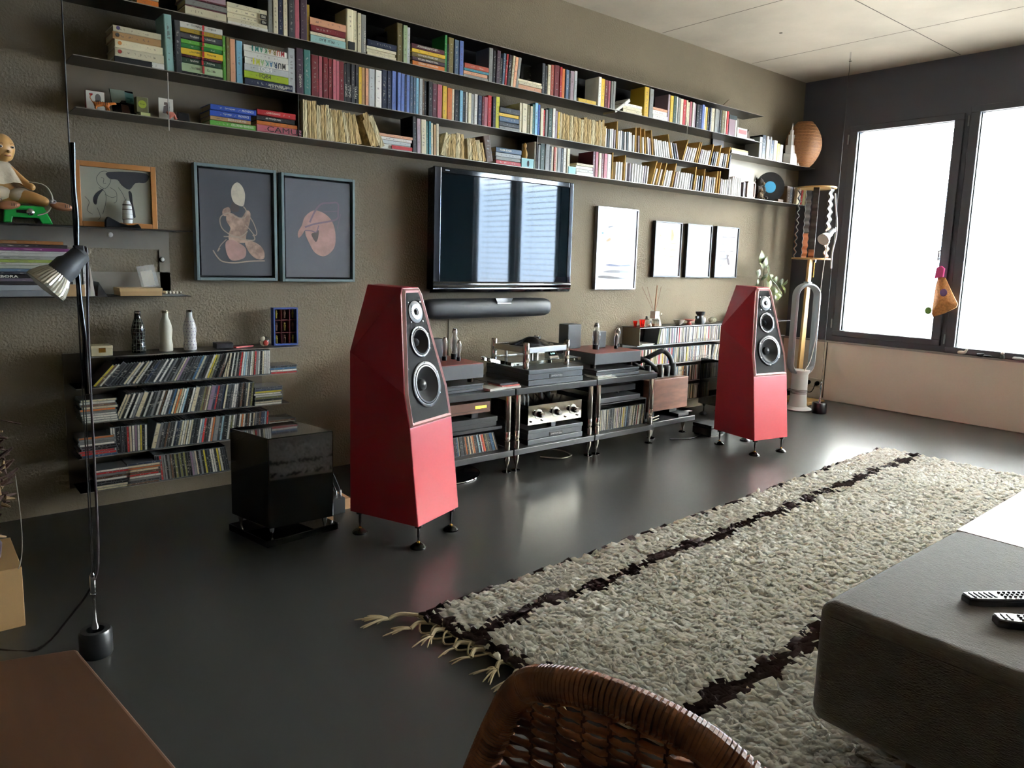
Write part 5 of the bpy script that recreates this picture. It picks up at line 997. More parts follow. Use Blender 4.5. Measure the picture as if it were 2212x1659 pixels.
# magazine pile
cols=[('dg','grey box file',.022),('lg','white box file',.02),('lg','white box file',.02)]
x0=.30-.02
zz=LZ; pile=[('7d7f82',.024,'lowest pale grey box file',.285,.51),('9b9da0',.022,'second pale grey box file',.285,.505),('2a2728',.014,'black magazine above the box files',.265,.56),('6b5f6a',.012,'mauve magazine',.27,.565),('1f1d20',.016,'black book lettered in white capitals',.265,.57),('3b3d44',.010,'dark magazine with yellow print',.26,.565),('5f7386',.012,'slate blue magazine',.255,.56),('a2a092',.014,'pale grey-green magazine, lower',.262,.575),('b1ada0',.010,'pale grey-green magazine, upper',.27,.58),('8e9a4a',.012,'lime-green ended magazine',.258,.565),('a8a69c',.013,'pale grey book, lower',.262,.575),('b3b0a6',.013,'pale grey book, upper',.255,.57),('c6c3b8',.008,'thin white book',.262,.572),('6a2f5c',.013,'purple book',.262,.553),('2c2624',.014,'dark brown patterned book',.262,.55),('8a5a2c',.014,'orange-brown book on the very top',.258,.535)]
for k,(c_,th,l,a,b) in enumerate(pile):
    th*=1.02; o=G().box(-.05+R.uniform(-.02,.02),-.19+R.uniform(0,.012),zz+.0004,b-R.uniform(0,.008),-.03,zz+th).obj('magazine',mat('magazine_'+c_,c_,.45,print_='h' if k>2 else None),label=l+' in the tall pile under the doll',cat='magazine',group='magazine pile on the left wall shelf',bevel=.0015,seg=1)
    if 'capitals' in l: text('LABORA',.011,(.325,-.195,zz+th/2),m_lt,o,width=.085,bold=.02)
    zz+=th
# upright white books right of the lamp
for k,(px,w_,h,c_) in enumerate(((640,.012,.16,'8d8f86'),(676,.016,.165,'a3a49c'),(724,.028,.175,'cfccc4'),(768,.022,.175,'d9d6cf'),(800,.014,.165,'c9c6c0'))):
    x=P(px/4.147,640,-.19).x; o=G().box(x-w_/2,-.185,LZ,x+w_/2,-.05,LZ+h).obj('manual',mat('manual_'+c_,c_,.45,print_='v'),label=f'white upright paperback manual, {ordn(k+1)} from left behind the lamp head',cat='book',group='white manuals on the left wall shelf')
x=P(845/4.147,632,-.19).x; g=G().box(0,0,0,.016,.12,.165); g.xf(Matrix.Translation((x-.012,-.185,LZ))@Matrix.Rotation(-.11,4,'Y')); o=g.obj('manual',m_card,label='white manual with a blue top leaning left',cat='book'); G().box(0,-.0005,.15,.0162,.121,.1655).xf(Matrix.Translation((x-.012,-.185,LZ))@Matrix.Rotation(-.11,4,'Y')).obj('blue_top',mat('blue_top','2f6fc4',.4),o)
G().prism([(x+.012,LZ),(x+.05,LZ),(x+.018,LZ+.06)],-.19,-.08,'y').obj('bookend',mat('black_steel_bookend','202021',.4),label='black triangular bookend beside the blue-topped manual',cat='bookend')
G().box(.53,-.19,LZ,.60,-.12,LZ+.05).obj('cardboard_box',mat('tan_carton','b08e63',.7),label='small tan carton behind the lamp reflector',cat='box') 
t=thing('cardboard_tray','flat tan cardboard box on the left wall shelf','box',(.81,-.12,LZ)); G().box(.735,-.19,LZ,.905,-.07,LZ+.032).obj('tray',mat('tan_carton','b08e63',.7),t,bevel=.001); G().box(.733,-.192,LZ+.02,.907,-.068,LZ+.034).obj('lid',mat('pale_carton','c0a072',.7),t)
t=thing('acrylic_case','clear plastic case with a white card leaning behind the tan box','case',(.88,-.06,LZ)); G().box(0,0,0,.075,.004,.1).xf(Matrix.Translation((.85,-.07,LZ+.03))@Matrix.Rotation(-.15,4,'Y')@Matrix.Rotation(-.25,4,'X')).obj('case',mat('clear_plastic','ffffff',.05,alpha=.25,spec=.9),t); G().box(.01,-.001,.005,.06,.0,.075).xf(Matrix.Translation((.85,-.07,LZ+.03))@Matrix.Rotation(-.15,4,'Y')@Matrix.Rotation(-.25,4,'X')).obj('card',m_card,t)
t=thing('egg_tray','small clear tray of pale beads at the left shelf end','tray',(.95,-.16,LZ)); G().box(.915,-.19,LZ,.995,-.12,LZ+.008).obj('tray',mat('clear_plastic','ffffff',.05,alpha=.25,spec=.9),t)
for i in range(5):
    for j in range(3): G().ell((.925+i*.015,-.18+j*.02,LZ+.014),.0068,seg=10,ring=6).obj('bead',mat('cream_bead','e3d8c0',.3),t,smooth=True)
# figure beside the drawing
t=thing('white_cone','white spiral paper cone on a black cloth in front of the drawing','ornament',(.80,-.185,UZ)); G().lathe([(.018,UZ+.02),(.021,UZ+.05),(.018,UZ+.09),(.012,UZ+.112),(.009,UZ+.115)],20,(.778,-.185,0)).obj('cone',mat('white_paper_print','ecebe6',.5),t,smooth=True)
for k in range(4): G().lathe([(.0205-.001*k,UZ+.035+k*.02),(.0215-.001*k,UZ+.038+k*.02),(.0205-.001*k,UZ+.041+k*.02)],20,(.778,-.185,0),cap=False).obj('ring',mat('grey_ink','77706a',.6),t)
G().prism([(.69,UZ),(.83,UZ),(.818,UZ+.02),(.79,UZ+.008),(.745,UZ+.02),(.70,UZ+.045),(.692,UZ+.03)],-.198,-.165,'y').obj('cloth',mat('black_cloth','0c0c0d',.9),t,bevel=.004)
# ---------- doll on green stool ----------
t=thing('step_stool','small glossy green plastic stool under the doll','stool',(.40,-.1,UZ)); m_grn=mat('glossy_green_plastic','1f8f3c',.15,spec=.6)
y0,y1=-.19,-.03; x0,x1=.33,.50
prf=[(x0-.0,UZ),(x0+.028,UZ),(x0+.033,UZ+.022),(x1-.05,UZ+.022),(x1-.04,UZ),(x1,UZ),(x1-.03,UZ+.07),(x0+.02-.012,UZ+.07)]
G().prism(prf,y0,y1,'y').obj('stool_body',m_grn,t,bevel=.004)
G().box(.375,y0-.001,UZ+.04,.435,y0+.0,UZ+.052).obj('handle_hole',mat('dark_hole','0a120b',.8),t)
DX,DY,DZ=.325,-.10,UZ+.078
t=thing('baby_doll','seated baby doll in a cream garment looking down at its feet','doll',(DX,DY,DZ)); m_sk=mat('doll_skin','cf9c5f',.35,noise=.1,ns=12); m_gar=mat('cream_cloth','c4b296',.85,bump=.5,bs=60)
J=[(DX,DY,DZ+.03,.045),(DX,DY,DZ+.09,.048),(DX,DY-.005,DZ+.14,.036),(DX+.01,DY-.012,DZ+.165,.02),
 (DX+.045,DY-.02,DZ+.03,.034),(DX+.105,DY-.055,DZ+.028,.028),(DX+.165,DY-.085,DZ+.005,.02),
 (DX-.045,DY-.02,DZ+.03,.034),(DX-.03,DY-.07,DZ+.028,.03),(DX-.01,DY-.10,DZ+.0,.022),
 (DX+.045,DY-.01,DZ+.13,.022),(DX+.085,DY-.045,DZ+.085,.018),(DX+.12,DY-.075,DZ+.06,.013),
 (DX-.045,DY-.01,DZ+.13,.022),(DX-.07,DY-.045,DZ+.085,.018),(DX-.05,DY-.085,DZ+.05,.013)]
E_=[(0,1),(1,2),(2,3),(0,4),(4,5),(5,6),(0,7),(7,8),(8,9),(2,10),(10,11),(11,12),(2,13),(13,14),(14,15)]
skinfig('body',J,E_,m_sk,t,sub=2)
hc=Vector((DX+.022,DY-.02,DZ+.215)); hd=G().ell(hc,(.045,.048,.056),seg=24,ring=16).ell(hc+Vector((.008,-.012,-.028)),(.029,.033,.026),seg=20,ring=12).ell(hc+Vector((.018,-.046,-.016)),(.006,.007,.006),seg=10,ring=8).ell(hc+Vector((.036,.008,-.008)),(.006,.009,.011),seg=10,ring=8).obj('head',m_sk,t,smooth='all')
for a,b in ((-.010,-.0475),(.030,-.038)):
    e_=G().ell(hc+Vector((a+.003,b,.002)),(.0065,.004,.0055),seg=12,ring=8).obj('eye',mat('eye_white','e6ded0',.15),hd,smooth=True); G().ell(hc+Vector((a+.004,b-.0035,.001)),(.0034,.0015,.0036),seg=10,ring=6).obj('iris',mat('dark_iris','35302c',.1),hd,smooth=True)
    G().tube([hc+Vector((a-.005,b-.001,.013)),hc+Vector((a+.003,b-.003,.0155)),hc+Vector((a+.011,b,.013))],.0009,5).obj('eyebrow',mat('brow_brown','7a5536',.7),hd)
G().tube([hc+Vector((.004,-.046,-.032)),hc+Vector((.014,-.0485,-.0335)),hc+Vector((.024,-.044,-.032))],.0022,6).obj('mouth',mat('doll_lips','a5604a',.5),hd,smooth=True)
# garment: frilled cape
g=G(); N=36; v=[];f=[]
for j,(r,z_) in enumerate(((.024,.172),(.045,.158),(.066,.13),(.082,.10),(.094,.075))):
    for i in range(N): a=2*PI*i/N; rr=r*(1+.10*math.sin(a*6)*(j/4)); v.append((DX+rr*math.cos(a)*1.05,DY-.005+rr*math.sin(a)*.85,DZ+z_+.006*math.sin(a*6+1)*(j/4)))
for j in range(4):
    for i in range(N): f.append((j*N+i,j*N+(i+1)%N,(j+1)*N+(i+1)%N,(j+1)*N+i))
g.poly(v,f).obj('cape',m_gar,t,smooth='all')
g=G().ell((DX+.0,DY-.01,DZ+.04),(.062,.055,.035),seg=20,ring=12).ell((DX+.07,DY-.035,DZ+.034),(.045,.033,.030),seg=20,ring=12).obj('trousers',m_gar,t,smooth='all')
m_shoe=mat('brown_shoe_sole','9a6746',.5)
for (x,y,z,an,l) in ((DX+.205,DY-.10,DZ-.005,.12,0),(DX+.02,DY-.125,DZ-.012,-.1,1)):
    g=G().ell((0,0,0),(.042,.018,.017),seg=20,ring=10); g.xf(Matrix.Translation((x,y,z))@Matrix.Rotation(an,4,'Y')); o=g.obj('shoe',m_shoe,t,smooth='all')
    for k in range(3): G().tube([(x+.012+.007*k,y-.017,z+.008),(x+.012+.007*k,y-.0185,z-.004)],.0012,5).obj('sole_mark',mdk,o)
    G().tube([(x-.03+.01*math.cos(a),y-.012,z+.018+.006*math.sin(a)) for a in [i*2*PI/10 for i in range(10)]],.0025,5,closed=True).obj('strap_loop',mat('clear_plastic','ffffff',.05,alpha=.25,spec=.9),o)
G().tube(smooth([(DX+.1,DY-.09,DZ+.085),(DX+.15,DY-.10,DZ+.075),(DX+.175,DY-.1,DZ+.03),(DX+.16,DY-.10,DZ-.025),(DX+.12,DY-.1,DZ-.045)],5,False),.0028,6).obj('clear_tube',mat('milky_tube','cfc8b0',.1,alpha=.6),t,smooth=True)
G().lathe([(.012,0),(.014,.004),(.010,.008),(.001,.010)],16,(.422,-.195,UZ+.045),ax=(0,-1,0)).obj('metal_disc',m_chr,t,smooth=True)
# ---------- things on the left disc rack ----------
TZ=RZ[0]+.001
t=thing('jewel_box','small cream box with a brass clasp on the left disc rack','box',(.66,-.12,TZ)); G().box(.615,-.165,TZ,.70,-.09,TZ+.032).obj('box_base',mat('cream_lacquer','cdc3a0',.35),t,bevel=.003); G().box(.614,-.166,TZ+.030,.701,-.089,TZ+.046).obj('lid',mat('cream_lacquer','cdc3a0',.35),t,bevel=.003); G().box(.645,-.168,TZ+.016,.672,-.1655,TZ+.036).obj('clasp',mat('brass','c79a4a',.25,1),t)
bp=[(.0275,0),(.0295,.004),(.0295,.03),(.0265,.045),(.0255,.058),(.0285,.085),(.0295,.10),(.027,.118),(.02,.142),(.0135,.158),(.0128,.175),(.0135,.178),(.0135,.182)]
cap=[(.0135,.178),(.0165,.180),(.0165,.184),(.0135,.187),(.0135,.190),(.001,.191)]
m_bw=mat('white_bottle_wrap','cfc8b4',.35,bump=.3,bs=40); m_bk2=mat('black_glazed_bottle','17191b',.15,bump=.3,bs=40)
def bottle(px,py,l,mt,cm):
    q=P(px,py,-.10); x=P(px,py,-.10).x; t=thing('painted_bottle',l,'bottle',(x,-.10,TZ),group='painted bottles on the left rack'); s=1.0
    N=28; g=G(); g.lathe([(a*(1),TZ+b*s*1.0) for a,b in bp],N,(x,-.10,0)); o=g.obj('bottle_body',mt,t,smooth='all'); G().lathe([(a,TZ+b) for a,b in cap],24,(x,-.10,0)).obj('crown_cap',cm,t,smooth=True)
    return t,x,o
def br_(z):
    for (a,b),(c_,d_) in zip(bp,bp[1:]):
        if b<=z<=d_: return a+(c_-a)*(z-b)/(d_-b+1e-9)
    return .0135
t,x,o=bottle(300,753,'black bottle with a pale grid of squares, leftmost of three',m_bk2,m_chr)
ml=mat('pale_grid_line','777a6c',.4)
for k in range(9):
    z=.012+k*.0165; r=br_(z)+.0004; G().tube([(x+r*math.cos(a),-.10+r*math.sin(a),TZ+z) for a in [i*2*PI/20 for i in range(20)]],.0009,4,closed=True).obj('grid_line',ml,o)
for k in range(12):
    a=2*PI*k/12; G().tube([(x+(br_(z)+.0004)*math.cos(a),-.10+(br_(z)+.0004)*math.sin(a),TZ+z) for z in [j*.0125+.004 for j in range(13)]],.0009,4).obj('grid_line',ml,o)
bottle(359,752,'plain cream bottle, middle of three',m_bw,mat('pale_gold_cap','cdbf9a',.25,.8))
t,x,o=bottle(411,748,'white bottle with rows of mauve dabs, rightmost of three',mat('white_glazed_bottle','d3cfca',.25,bump=.3,bs=40),m_chr)
mm_=mat('mauve_dab','9a8d99',.4); g=G()
for k in range(9):
    z=.012+k*.0155
    for j in range(12):
        a=2*PI*(j+.5*(k%2))/12; r=br_(z)+.0003; n0=len(g.v); g.ell((0,0,0),(.0035,.0006,.0035),seg=8,ring=4); g.xf(Matrix.Translation((x+r*math.cos(a),-.10+r*math.sin(a),TZ+z))@Matrix.Rotation(a+PI/2,4,'Z'),n0)
g.obj('painted_dabs',mm_,o)
G().box(1.16,-.12,TZ,1.24,-.06,TZ+.027).obj('black_box',mat('black_card','141518',.4),label='small flat black box on the left rack near its right end',cat='box',bevel=.002)
g=G().box(0,0,0,.105,.028,.006); g.xf(Matrix.Translation((1.25,-.13,TZ))@Matrix.Rotation(.35,4,'Z')); g.obj('lighter',mat('bright_red_plastic','c23a33',.3),label='flat red stick lying between black box and glass ball',cat='pen')
t=thing('glass_ball','clear glass ball with a red flower inside on the left rack','ornament',(1.40,-.10,TZ)); G().ell((1.395,-.12,TZ+.026),.026,seg=28,ring=18).obj('ball',m_clr,t,smooth='all'); G().ell((1.397,-.128,TZ+.02),(.011,.006,.011)).obj('flower',mat('bright_red_plastic','c23a33',.3),t,smooth=True); G().ell((1.387,-.115,TZ+.036),(.012,.008,.010)).obj('petal',mat('cream_bead','e3d8c0',.3),t,smooth=True)
t=thing('shadow_box','blue box frame with nine dark red compartments holding tiny figures','shadow box',(1.50,-.08,TZ)); x0,x1,z0,z1=1.445,1.575,TZ,TZ+.193; y0=-.115; mb_=mat('royal_blue_paint','2a3f7a',.5)
g=G(); g.box(x0,y0,z0,x0+.008,-.08,z1); g.box(x1-.008,y0,z0,x1,-.08,z1); g.box(x0,y0,z0,x1,-.08,z0+.008); g.box(x0,y0,z1-.008,x1,-.08,z1); g.obj('frame',mb_,t,bevel=.001)
G().box(x0+.006,-.088,z0+.006,x1-.006,-.08,z1-.006).obj('backing',mat('dark_maroon','2a0f12',.8),t)
for k in (1,2):
    xx=x0+(x1-x0)*k/3; G().box(xx-.001,y0+.004,z0+.008,xx+.001,-.088,z1-.008).obj('divider',mat('dark_red_paint','6a1f20',.6),t); zz=z0+(z1-z0)*k/3; G().box(x0+.008,y0+.004,zz-.001,x1-.008,-.088,zz+.001).obj('divider',mat('dark_red_paint','6a1f20',.6),t)
for i in range(3):
    for j in range(3):
        xx=x0+(x1-x0)*(i+.5)/3; zz=z0+(z1-z0)*(j+.5)/3; cc=mat('ochre_figure','a8983c',.5) if (i+j)%2==0 else mat('brown_figure','6f5240',.5)
        G().lathe([(.003,zz-.022),(.004,zz-.005),(.006,zz+.004),(.003,zz+.009),(.0045,zz+.014),(.001,zz+.02)],10,(xx,-.098,0)).obj('tiny_figure',cc,t,smooth=True)
# ---------- cable lamps ----------
m_cable=mat('dark_steel_cable','3a3836',.4,.7); m_tubeb=mat('gloss_black_tube','0d0e11',.1,spec=.7); m_grplas=mat('grey_lamp_plastic','4b4d50',.45)
def cable_lamp(label,x,y,tube,mt,base,headc,sock,rr,bulb,cordpts,tz,mb2):
    t=thing('cable_lamp',label,'lamp',(x,y,0))
    G().tube([(x,y,tz),(x,y,H)],.0018,6).obj('steel_cable',m_cable,t)
    G().tube(smooth(tube,5,False),.0065,12).obj('curved_tube',mt,t,smooth=True)
    G().lathe([(.006,base+.11),(.008,base+.115),(.008,base+.165),(.004,base+.175)],12,(x,y,0)).obj('tensioner',m_chr,t,smooth=True)
    G().lathe([(.012,base-.015),(.010,base+.01),(.005,base+.03),(.005,base+.105),(.0085,base+.11)],12,(x,y,0)).obj('tensioner_rod',m_chr,t,smooth=True)
    r=mb2; G().lathe([(r*.5,base-.02),(r*.55,base),(r*.9,base),(r,base-.008),(r,.006),(r*.95,0),(.001,0)],36,(x,y,0),cap=False).obj('weight',mat('black_rubber_weight','1d1f22',.3),t,smooth=True)
    hc=Vector(headc); sk=Vector(sock); ax=(sk-hc).normalized(); L=(sk-hc).length
    o=G().lathe([(rr*.35,L*.35),(rr*.62,L*.30),(rr*.62,L*.62),(rr*.5,L*.70),(rr*.45,L*.98),(rr*.2,L*1.05)],24,hc,ax=ax).obj('socket',m_grplas,t,smooth=True)
    N=72; g=G(); v=[];f=[]
    for j,(a,b) in enumerate(((1.0,0),(.97,.06),(.8,.22),(.55,.36),(.4,.42))):
        for i in range(N):
            an=2*PI*i/N; q=rr*a*(1+(.018 if i%2 else -.018)*(1 if 0<j<4 else 0)); v.append((q*math.cos(an),q*math.sin(an),L*b*1.15))
    for j in range(4):
        for i in range(N): f.append((j*N+i,j*N+(i+1)%N,(j+1)*N+(i+1)%N,(j+1)*N+i))
    A=Matrix.Translation(hc)@Vector((0,0,1)).rotation_difference(ax).to_matrix().to_4x4(); g.poly(v,f).xf(A); o2=g.obj('reflector',bulb,t)
    G().lathe([(rr*.98,-.001),(rr*.5,-.006),(.001,-.008)],36,hc,ax=ax,cap=False).obj('front_glass',mat('frosted_lamp_glass','e9e7dc',.2,alpha=.8),o2,smooth=True)
    G().box(-.012,-.014,-.02,.012,.014,.02).xf(Matrix.Translation(sk.lerp(Vector((x,y,sk.z)),.5))).obj('clamp',m_mb,t,bevel=.003)
    G().tube(smooth(cordpts,6,False),.0035,8).obj('power_cord',mat('dark_cord','2e2426',.5) if mt is m_tubeb else mat('white_cord','b9b4a8',.6),t,smooth=True)
    return t
LY=-1.42; pl=lambda px,py:(lambda q:(q.x,q.y,q.z))(P(px,py,LY))
cable_lamp('cable spot lamp with curved black tube and ribbed bulb, in front of left shelves',.374,LY,[pl(157,308),pl(159,400),pl(165,470),pl(166,560),pl(172,640),pl(183,730),pl(188,800),pl(190,850)],m_tubeb,.078,pl(97,620),pl(178,546),.056,mat('ribbed_silver_glass','c9c4b2',.18,.6),[pl(180,536),pl(187,540),pl(189,600),pl(190,700),pl(196,850),pl(204,1000),pl(212,1200),pl(200,1260),(.33,-1.36,.12),(.24,-1.30,.006),(.12,-1.2,.006)],.25,.044)
G().tube([(.378,-1.42,.25),(.381,-1.42,1.0)],.0015,6).obj('steel_cable',m_cable,bpy.data.objects['cable_lamp'])
LY=-.74; mwt=mat('white_tube','d5d3cf',.3)
cable_lamp('cable spot lamp with curved white tube beside the window frame',5.862,LY,[pl(1804,418),pl(1805,445),pl(1808,480),pl(1806,510),pl(1798,545),pl(1795,580)],mwt,.09,pl(1778,518),pl(1800,496),.047,mat('pale_reflector','cfd0c9',.25,.4),[pl(1788,522),pl(1785,540),pl(1777,590),pl(1770,650),pl(1768,680),pl(1762,730),pl(1750,780),pl(1738,800)],.27,.058)
# wooden stand with wavy strips in the corner
t=thing('wavy_floor_lamp','tall wooden floor lamp with wavy strips between two round boards','floor lamp',(6.22,-.36,0)); m_ply=mat('pale_plywood','c19a62',.5,noise=.15,ns=8,stretch=(1,1,.2)); m_wav=mat('brown_wavy_paper','9a5a34',.55); m_wavg=mat('grey_wavy_edge','b9bfc4',.35)
cx0,cy0=6.22,-.36
for z in (1.275,1.885): G().prism([(cx0+.155*math.cos(a),cy0+.165*math.sin(a)) for a in [i*2*PI/32 for i in range(32)]],z,z+.014,'z').obj('round_board',m_ply,t,bevel=.002)
for a in (2.3,3.6,4.6,5.8,.9):
    x,y=cx0+.135*math.cos(a),cy0+.145*math.sin(a); tx=Vector((-math.sin(a),math.cos(a),0)); K=60; pa=[];pb=[]; nr=Vector((math.cos(a),math.sin(a),0))
    for k in range(K+1):
        z=1.289+.596*k/K; off=.009*math.sin(k*2*PI/6.3); c_=Vector((x,y,z))+nr*off; pa.append(c_-tx*.024); pb.append(c_+tx*.024)
    g=G(); n=K+1; k0=int(K*(.3+.18*math.sin(a*3)))
    g.poly(pa+pb,[(k,k+1,n+k+1,n+k) for k in range(K)]); g.m=[0 if k<k0 else 1 for k in range(K)]
    o=g.obj('wavy_strip',[m_wav,mat('dark_wavy_paper','3b342f',.5)],t,smooth='all'); G().tube(pb[::1],.0022,5).obj('strip_edge',m_wavg,o)
G().prism([(cx0-.035,1.275),(cx0+.02,1.275),(cx0+.0,.02),(cx0-.075,.02)],cy0-.01,cy0+.012,'y').obj('support_board',m_ply,t,bevel=.002)
G().cyl((cx0+.028,cy0-.02,1.12),.005,.16,10).obj('brass_rod',mat('brass','c79a4a',.25,1),t,smooth=True); G().lathe([(.012,1.25),(.016,1.262),(.016,1.275)],12,(cx0+.028,cy0-.02,0)).obj('socket',m_chr,t)
G().box(cx0-.14,cy0-.16,0,cx0+.16,cy0+.16,.02).obj('foot_board',m_ply,t,bevel=.003)
# sockets on the parapet
t=thing('double_socket','white double wall socket with two black plugs low on the parapet','socket',(6.49,-.36,.26)); a=PX(1758,826,6.495); G().box(6.488,a.y-.085,a.z-.04,6.4995,a.y+.075,a.z+.04).obj('plate',mat('socket_white','cbbfae',.4),t,bevel=.003)
for dy in (.045,-.04):
    o=G().lathe([(.02,0),(.02,.016),(.015,.03),(.006,.045)],16,(6.488,a.y+dy,a.z),ax=(-1,0,-.3)).obj('plug',m_mb,t,smooth=True)
    G().tube(smooth([(6.44,a.y+dy,a.z-.015),(6.41,a.y+dy+.02,a.z-.08),(6.35,a.y+dy+.1,.08),(6.3,a.y+.22,.03)],5,False),.004,6).obj('cord',m_mb,o,smooth=True)
t=thing('power_strip','small black plug box on the floor in the corner','plug box',(6.35,-.12,0)); G().box(6.3,-.17,0,6.42,-.09,.05).obj('case',m_mb,t,bevel=.004)
# bladeless fan
t=thing('bladeless_fan','tall silver and white bladeless fan in front of the corner lamp','fan',(5.90,-.5,0)); m_fs=mat('silver_fan_plastic','9ba3a6',.35,.2); m_fw=mat('white_fan_plastic','dcdcd8',.3)
fx,fy=5.855,-.55; th=.08
hw_,zlo,zhi,rd=.118,.40,.965,.118
pts=[]
for i in range(17): a=PI*i/16; pts.append((fx+hw_*math.cos(a),zhi+rd*math.sin(a)*.92))
for i in range(17): a=PI+PI*i/16; pts.append((fx+hw_*math.cos(a),zlo+rd*math.sin(a)*.92))
n=len(pts); cxm=fx; pin=[]
for (x,z) in pts:
    zc=zhi if z>zhi else zlo if z<zlo else z; d_=Vector((x-fx,z-zc)); d_=d_*(1-.028/max(.001,d_.length)); pin.append((fx+d_.x,zc+d_.y))
def ring3(p,y): return [(a,y,b) for a,b in p]
pm=[((a[0]+b[0])/2,(a[1]+b[1])/2) for a,b in zip(pts,pin)]
L4=[ring3(pm,fy-.042),ring3(pts,fy-.030),ring3(pts,fy+.03),ring3(pm,fy+.042),ring3(pin,fy+.03),ring3(pin,fy-.025)]
g=G(); v=[p for r in L4 for p in r]; f=[]
for r in range(6):
    for i in range(n): j=(i+1)%n; q=(r+1)%6; f.append((r*n+i,r*n+j,q*n+j,q*n+i))
Rf=Matrix.Translation((fx,fy,0))@Matrix.Rotation(-.42,4,'Z')@Matrix.Translation((-fx,-fy,0))
g.poly(v,f).xf(Rf).obj('air_loop',m_fs,t,smooth=True); G().box(fx-.02,fy-.03,zhi+.105,fx+.02,fy+.03,zhi+.12).xf(Rf).obj('remote_rest',m_fs,t,bevel=.003)
G().lathe([(.075,.03),(.068,.12),(.066,.30),(.07,.31),(.078,.34)],32,(fx,fy,0)).obj('column',m_fw,t,smooth=True); G().lathe([(.115,0),(.118,.008),(.10,.018),(.076,.03)],36,(fx,fy,0)).obj('base',m_fw,t,smooth=True)
for k in range(4): G().lathe([(.0702,.14+k*.01),(.0712,.143+k*.01),(.0702,.146+k*.01)],32,(fx,fy,0),cap=False).obj('intake_line',mat('grey_ink','77706a',.6),t)
# ---------- potted vine behind the right speaker ----------
t=thing('climbing_plant','trailing plant with curled grey-green leaves behind the right loudspeaker','plant',(5.55,-.25,.72)); m_lf=mat('waxy_leaf','3d4632',.3,noise=.3,ns=20,col2='6a6f47'); m_lf2=mat('pale_leaf','7f8650',.35)
G().lathe([(.045,.724),(.06,.80),(.058,.80),(.04,.74)],20,(5.56,-.1,0)).obj('pot',mat('matt_black_clay','26272a',.5),t,smooth=True)
lp=lambda px,py,y=-.16:(lambda q:(q.x,q.y,q.z))(P(px,py,y))
stem=smooth([(5.56,-.1,.78),lp(1645,640),lp(1650,590),lp(1652,565),lp(1665,600,-.2),lp(1680,620,-.22),lp(1690,640,-.22)],5,False); G().tube(stem,.003,6).obj('stem',m_lf,t)
R4=random.Random(3)
for (px,py,s,an) in ((1644,562,.1,1.6),(1652,572,.09,1.2),(1658,585,.085,2.0),(1649,598,.08,.3),(1640,592,.07,2.8),(1662,600,.08,-.6),(1672,606,.075,.3),(1683,612,.09,.1),(1690,622,.085,-.9),(1681,632,.08,-1.6),(1671,625,.075,-2.0),(1664,615,.07,3.0),(1655,612,.08,-1.3),(1694,612,.07,.6),(1637,608,.06,-2.3),(1676,640,.06,-1.4),(1646,578,.07,2.4)):
    s*=1.25; c_=Vector(lp(px,py,-.16-R4.uniform(0,.08))); g=G(); v=[];f=[]; K=7; tl=R4.uniform(-.7,.7)
    for k in range(K):
        u=k/(K-1); wd=.42*s*math.sin(PI*min(.999,u)**.8)+.0005; z_=.18*s*math.sin(u*PI)
        v+=[(u*s,-wd,z_-.25*wd),(u*s,0,z_+.1*wd),(u*s,wd,z_-.25*wd)]
    for k in range(K-1):
        b=k*3; f+=[(b,b+3,b+4,b+1),(b+1,b+4,b+5,b+2)]
    Mx=Matrix.Translation(c_)@Matrix.Rotation(-an,4,'Y')@Matrix.Rotation(PI/2+tl,4,'X')@Matrix.Translation((-s*.3,0,0)); g.poly(v,f).xf(Mx).obj('leaf',m_lf if R4.random()<.7 else m_lf2,t,smooth='all')
G().tube([P(1684,692,-.19),P(1702,691,-.19)],.003,6).obj('metal_rod',m_post,label='thin silver rod sticking out behind the right loudspeaker',cat='rod')
# ---------- bag on the window, sill figures ----------
bx=6.455
bg_=thing('hanging_bag','orange woven bag with pink top hanging from the window handle','bag',(bx,-1.40,.85)); h=[PX(a,b,bx) for a,b in ((2028,598),(2042,600),(2052,622),(2069,657),(2066,664),(2040,677),(2016,684),(2013,678),(2018,640),(2022,615))]
g=G(); n=len(h); c_=sum(h,Vector())/n
v=[p+Vector((.006,0,0)) for p in h]+[p+Vector((-.006,0,0)) for p in h]+[c_+Vector((.03,0,0)),c_+Vector((-.04,0,0))]
g.poly(v,[(i,(i+1)%n,n+(i+1)%n,n+i) for i in range(n)]+[(2*n,(i+1)%n,i) for i in range(n)]+[(2*n+1,n+i,n+(i+1)%n) for i in range(n)]).obj('bag_body',mat('orange_weave','c98a52',.8,bump=.6,bs=120,noise=.3,ns=60),bg_,smooth='all')
h=[PX(a,b,bx-.01) for a,b in ((2024,578),(2034,574),(2041,580),(2038,598),(2026,600),(2019,602))]; g=G(); n=len(h); v=[p+Vector((.012,0,0)) for p in h]+[p+Vector((-.012,0,0)) for p in h]; g.poly(v,[tuple(range(n)),tuple(range(2*n-1,n-1,-1))]+[(i,n+i,n+(i+1)%n,(i+1)%n) for i in range(n)]).obj('pink_top',mat('pink_cloth','c2477c',.8),bg_,bevel=.004)
a=PX(2038,632,bx-.045); G().ell(a,(.004,.028,.03)).obj('purple_patch',mat('purple_cloth','7a6390',.8),bg_,smooth=True); G().ell(PX(2005,671,bx),(.02,.026,.03)).obj('green_pompom',mat('green_wool','6b8f45',.9,bump=.8,bs=200),bg_,smooth=True)
a=PX(2032,550,6.50); G().tube([(6.49,a.y,a.z+.03),(6.46,a.y,a.z+.03),(6.455,a.y,a.z-.05)],.007,10).obj('window_handle',m_alu,bpy.data.objects['window_1'],smooth=True)
G().tube(smooth([(6.452,a.y,a.z+.02),(6.45,a.y-.012,a.z-.03),(6.452,a.y-.004,a.z-.09)],4,False),.0025,6).obj('hanging_loop',mat('grey_ink','77706a',.6),bg_)
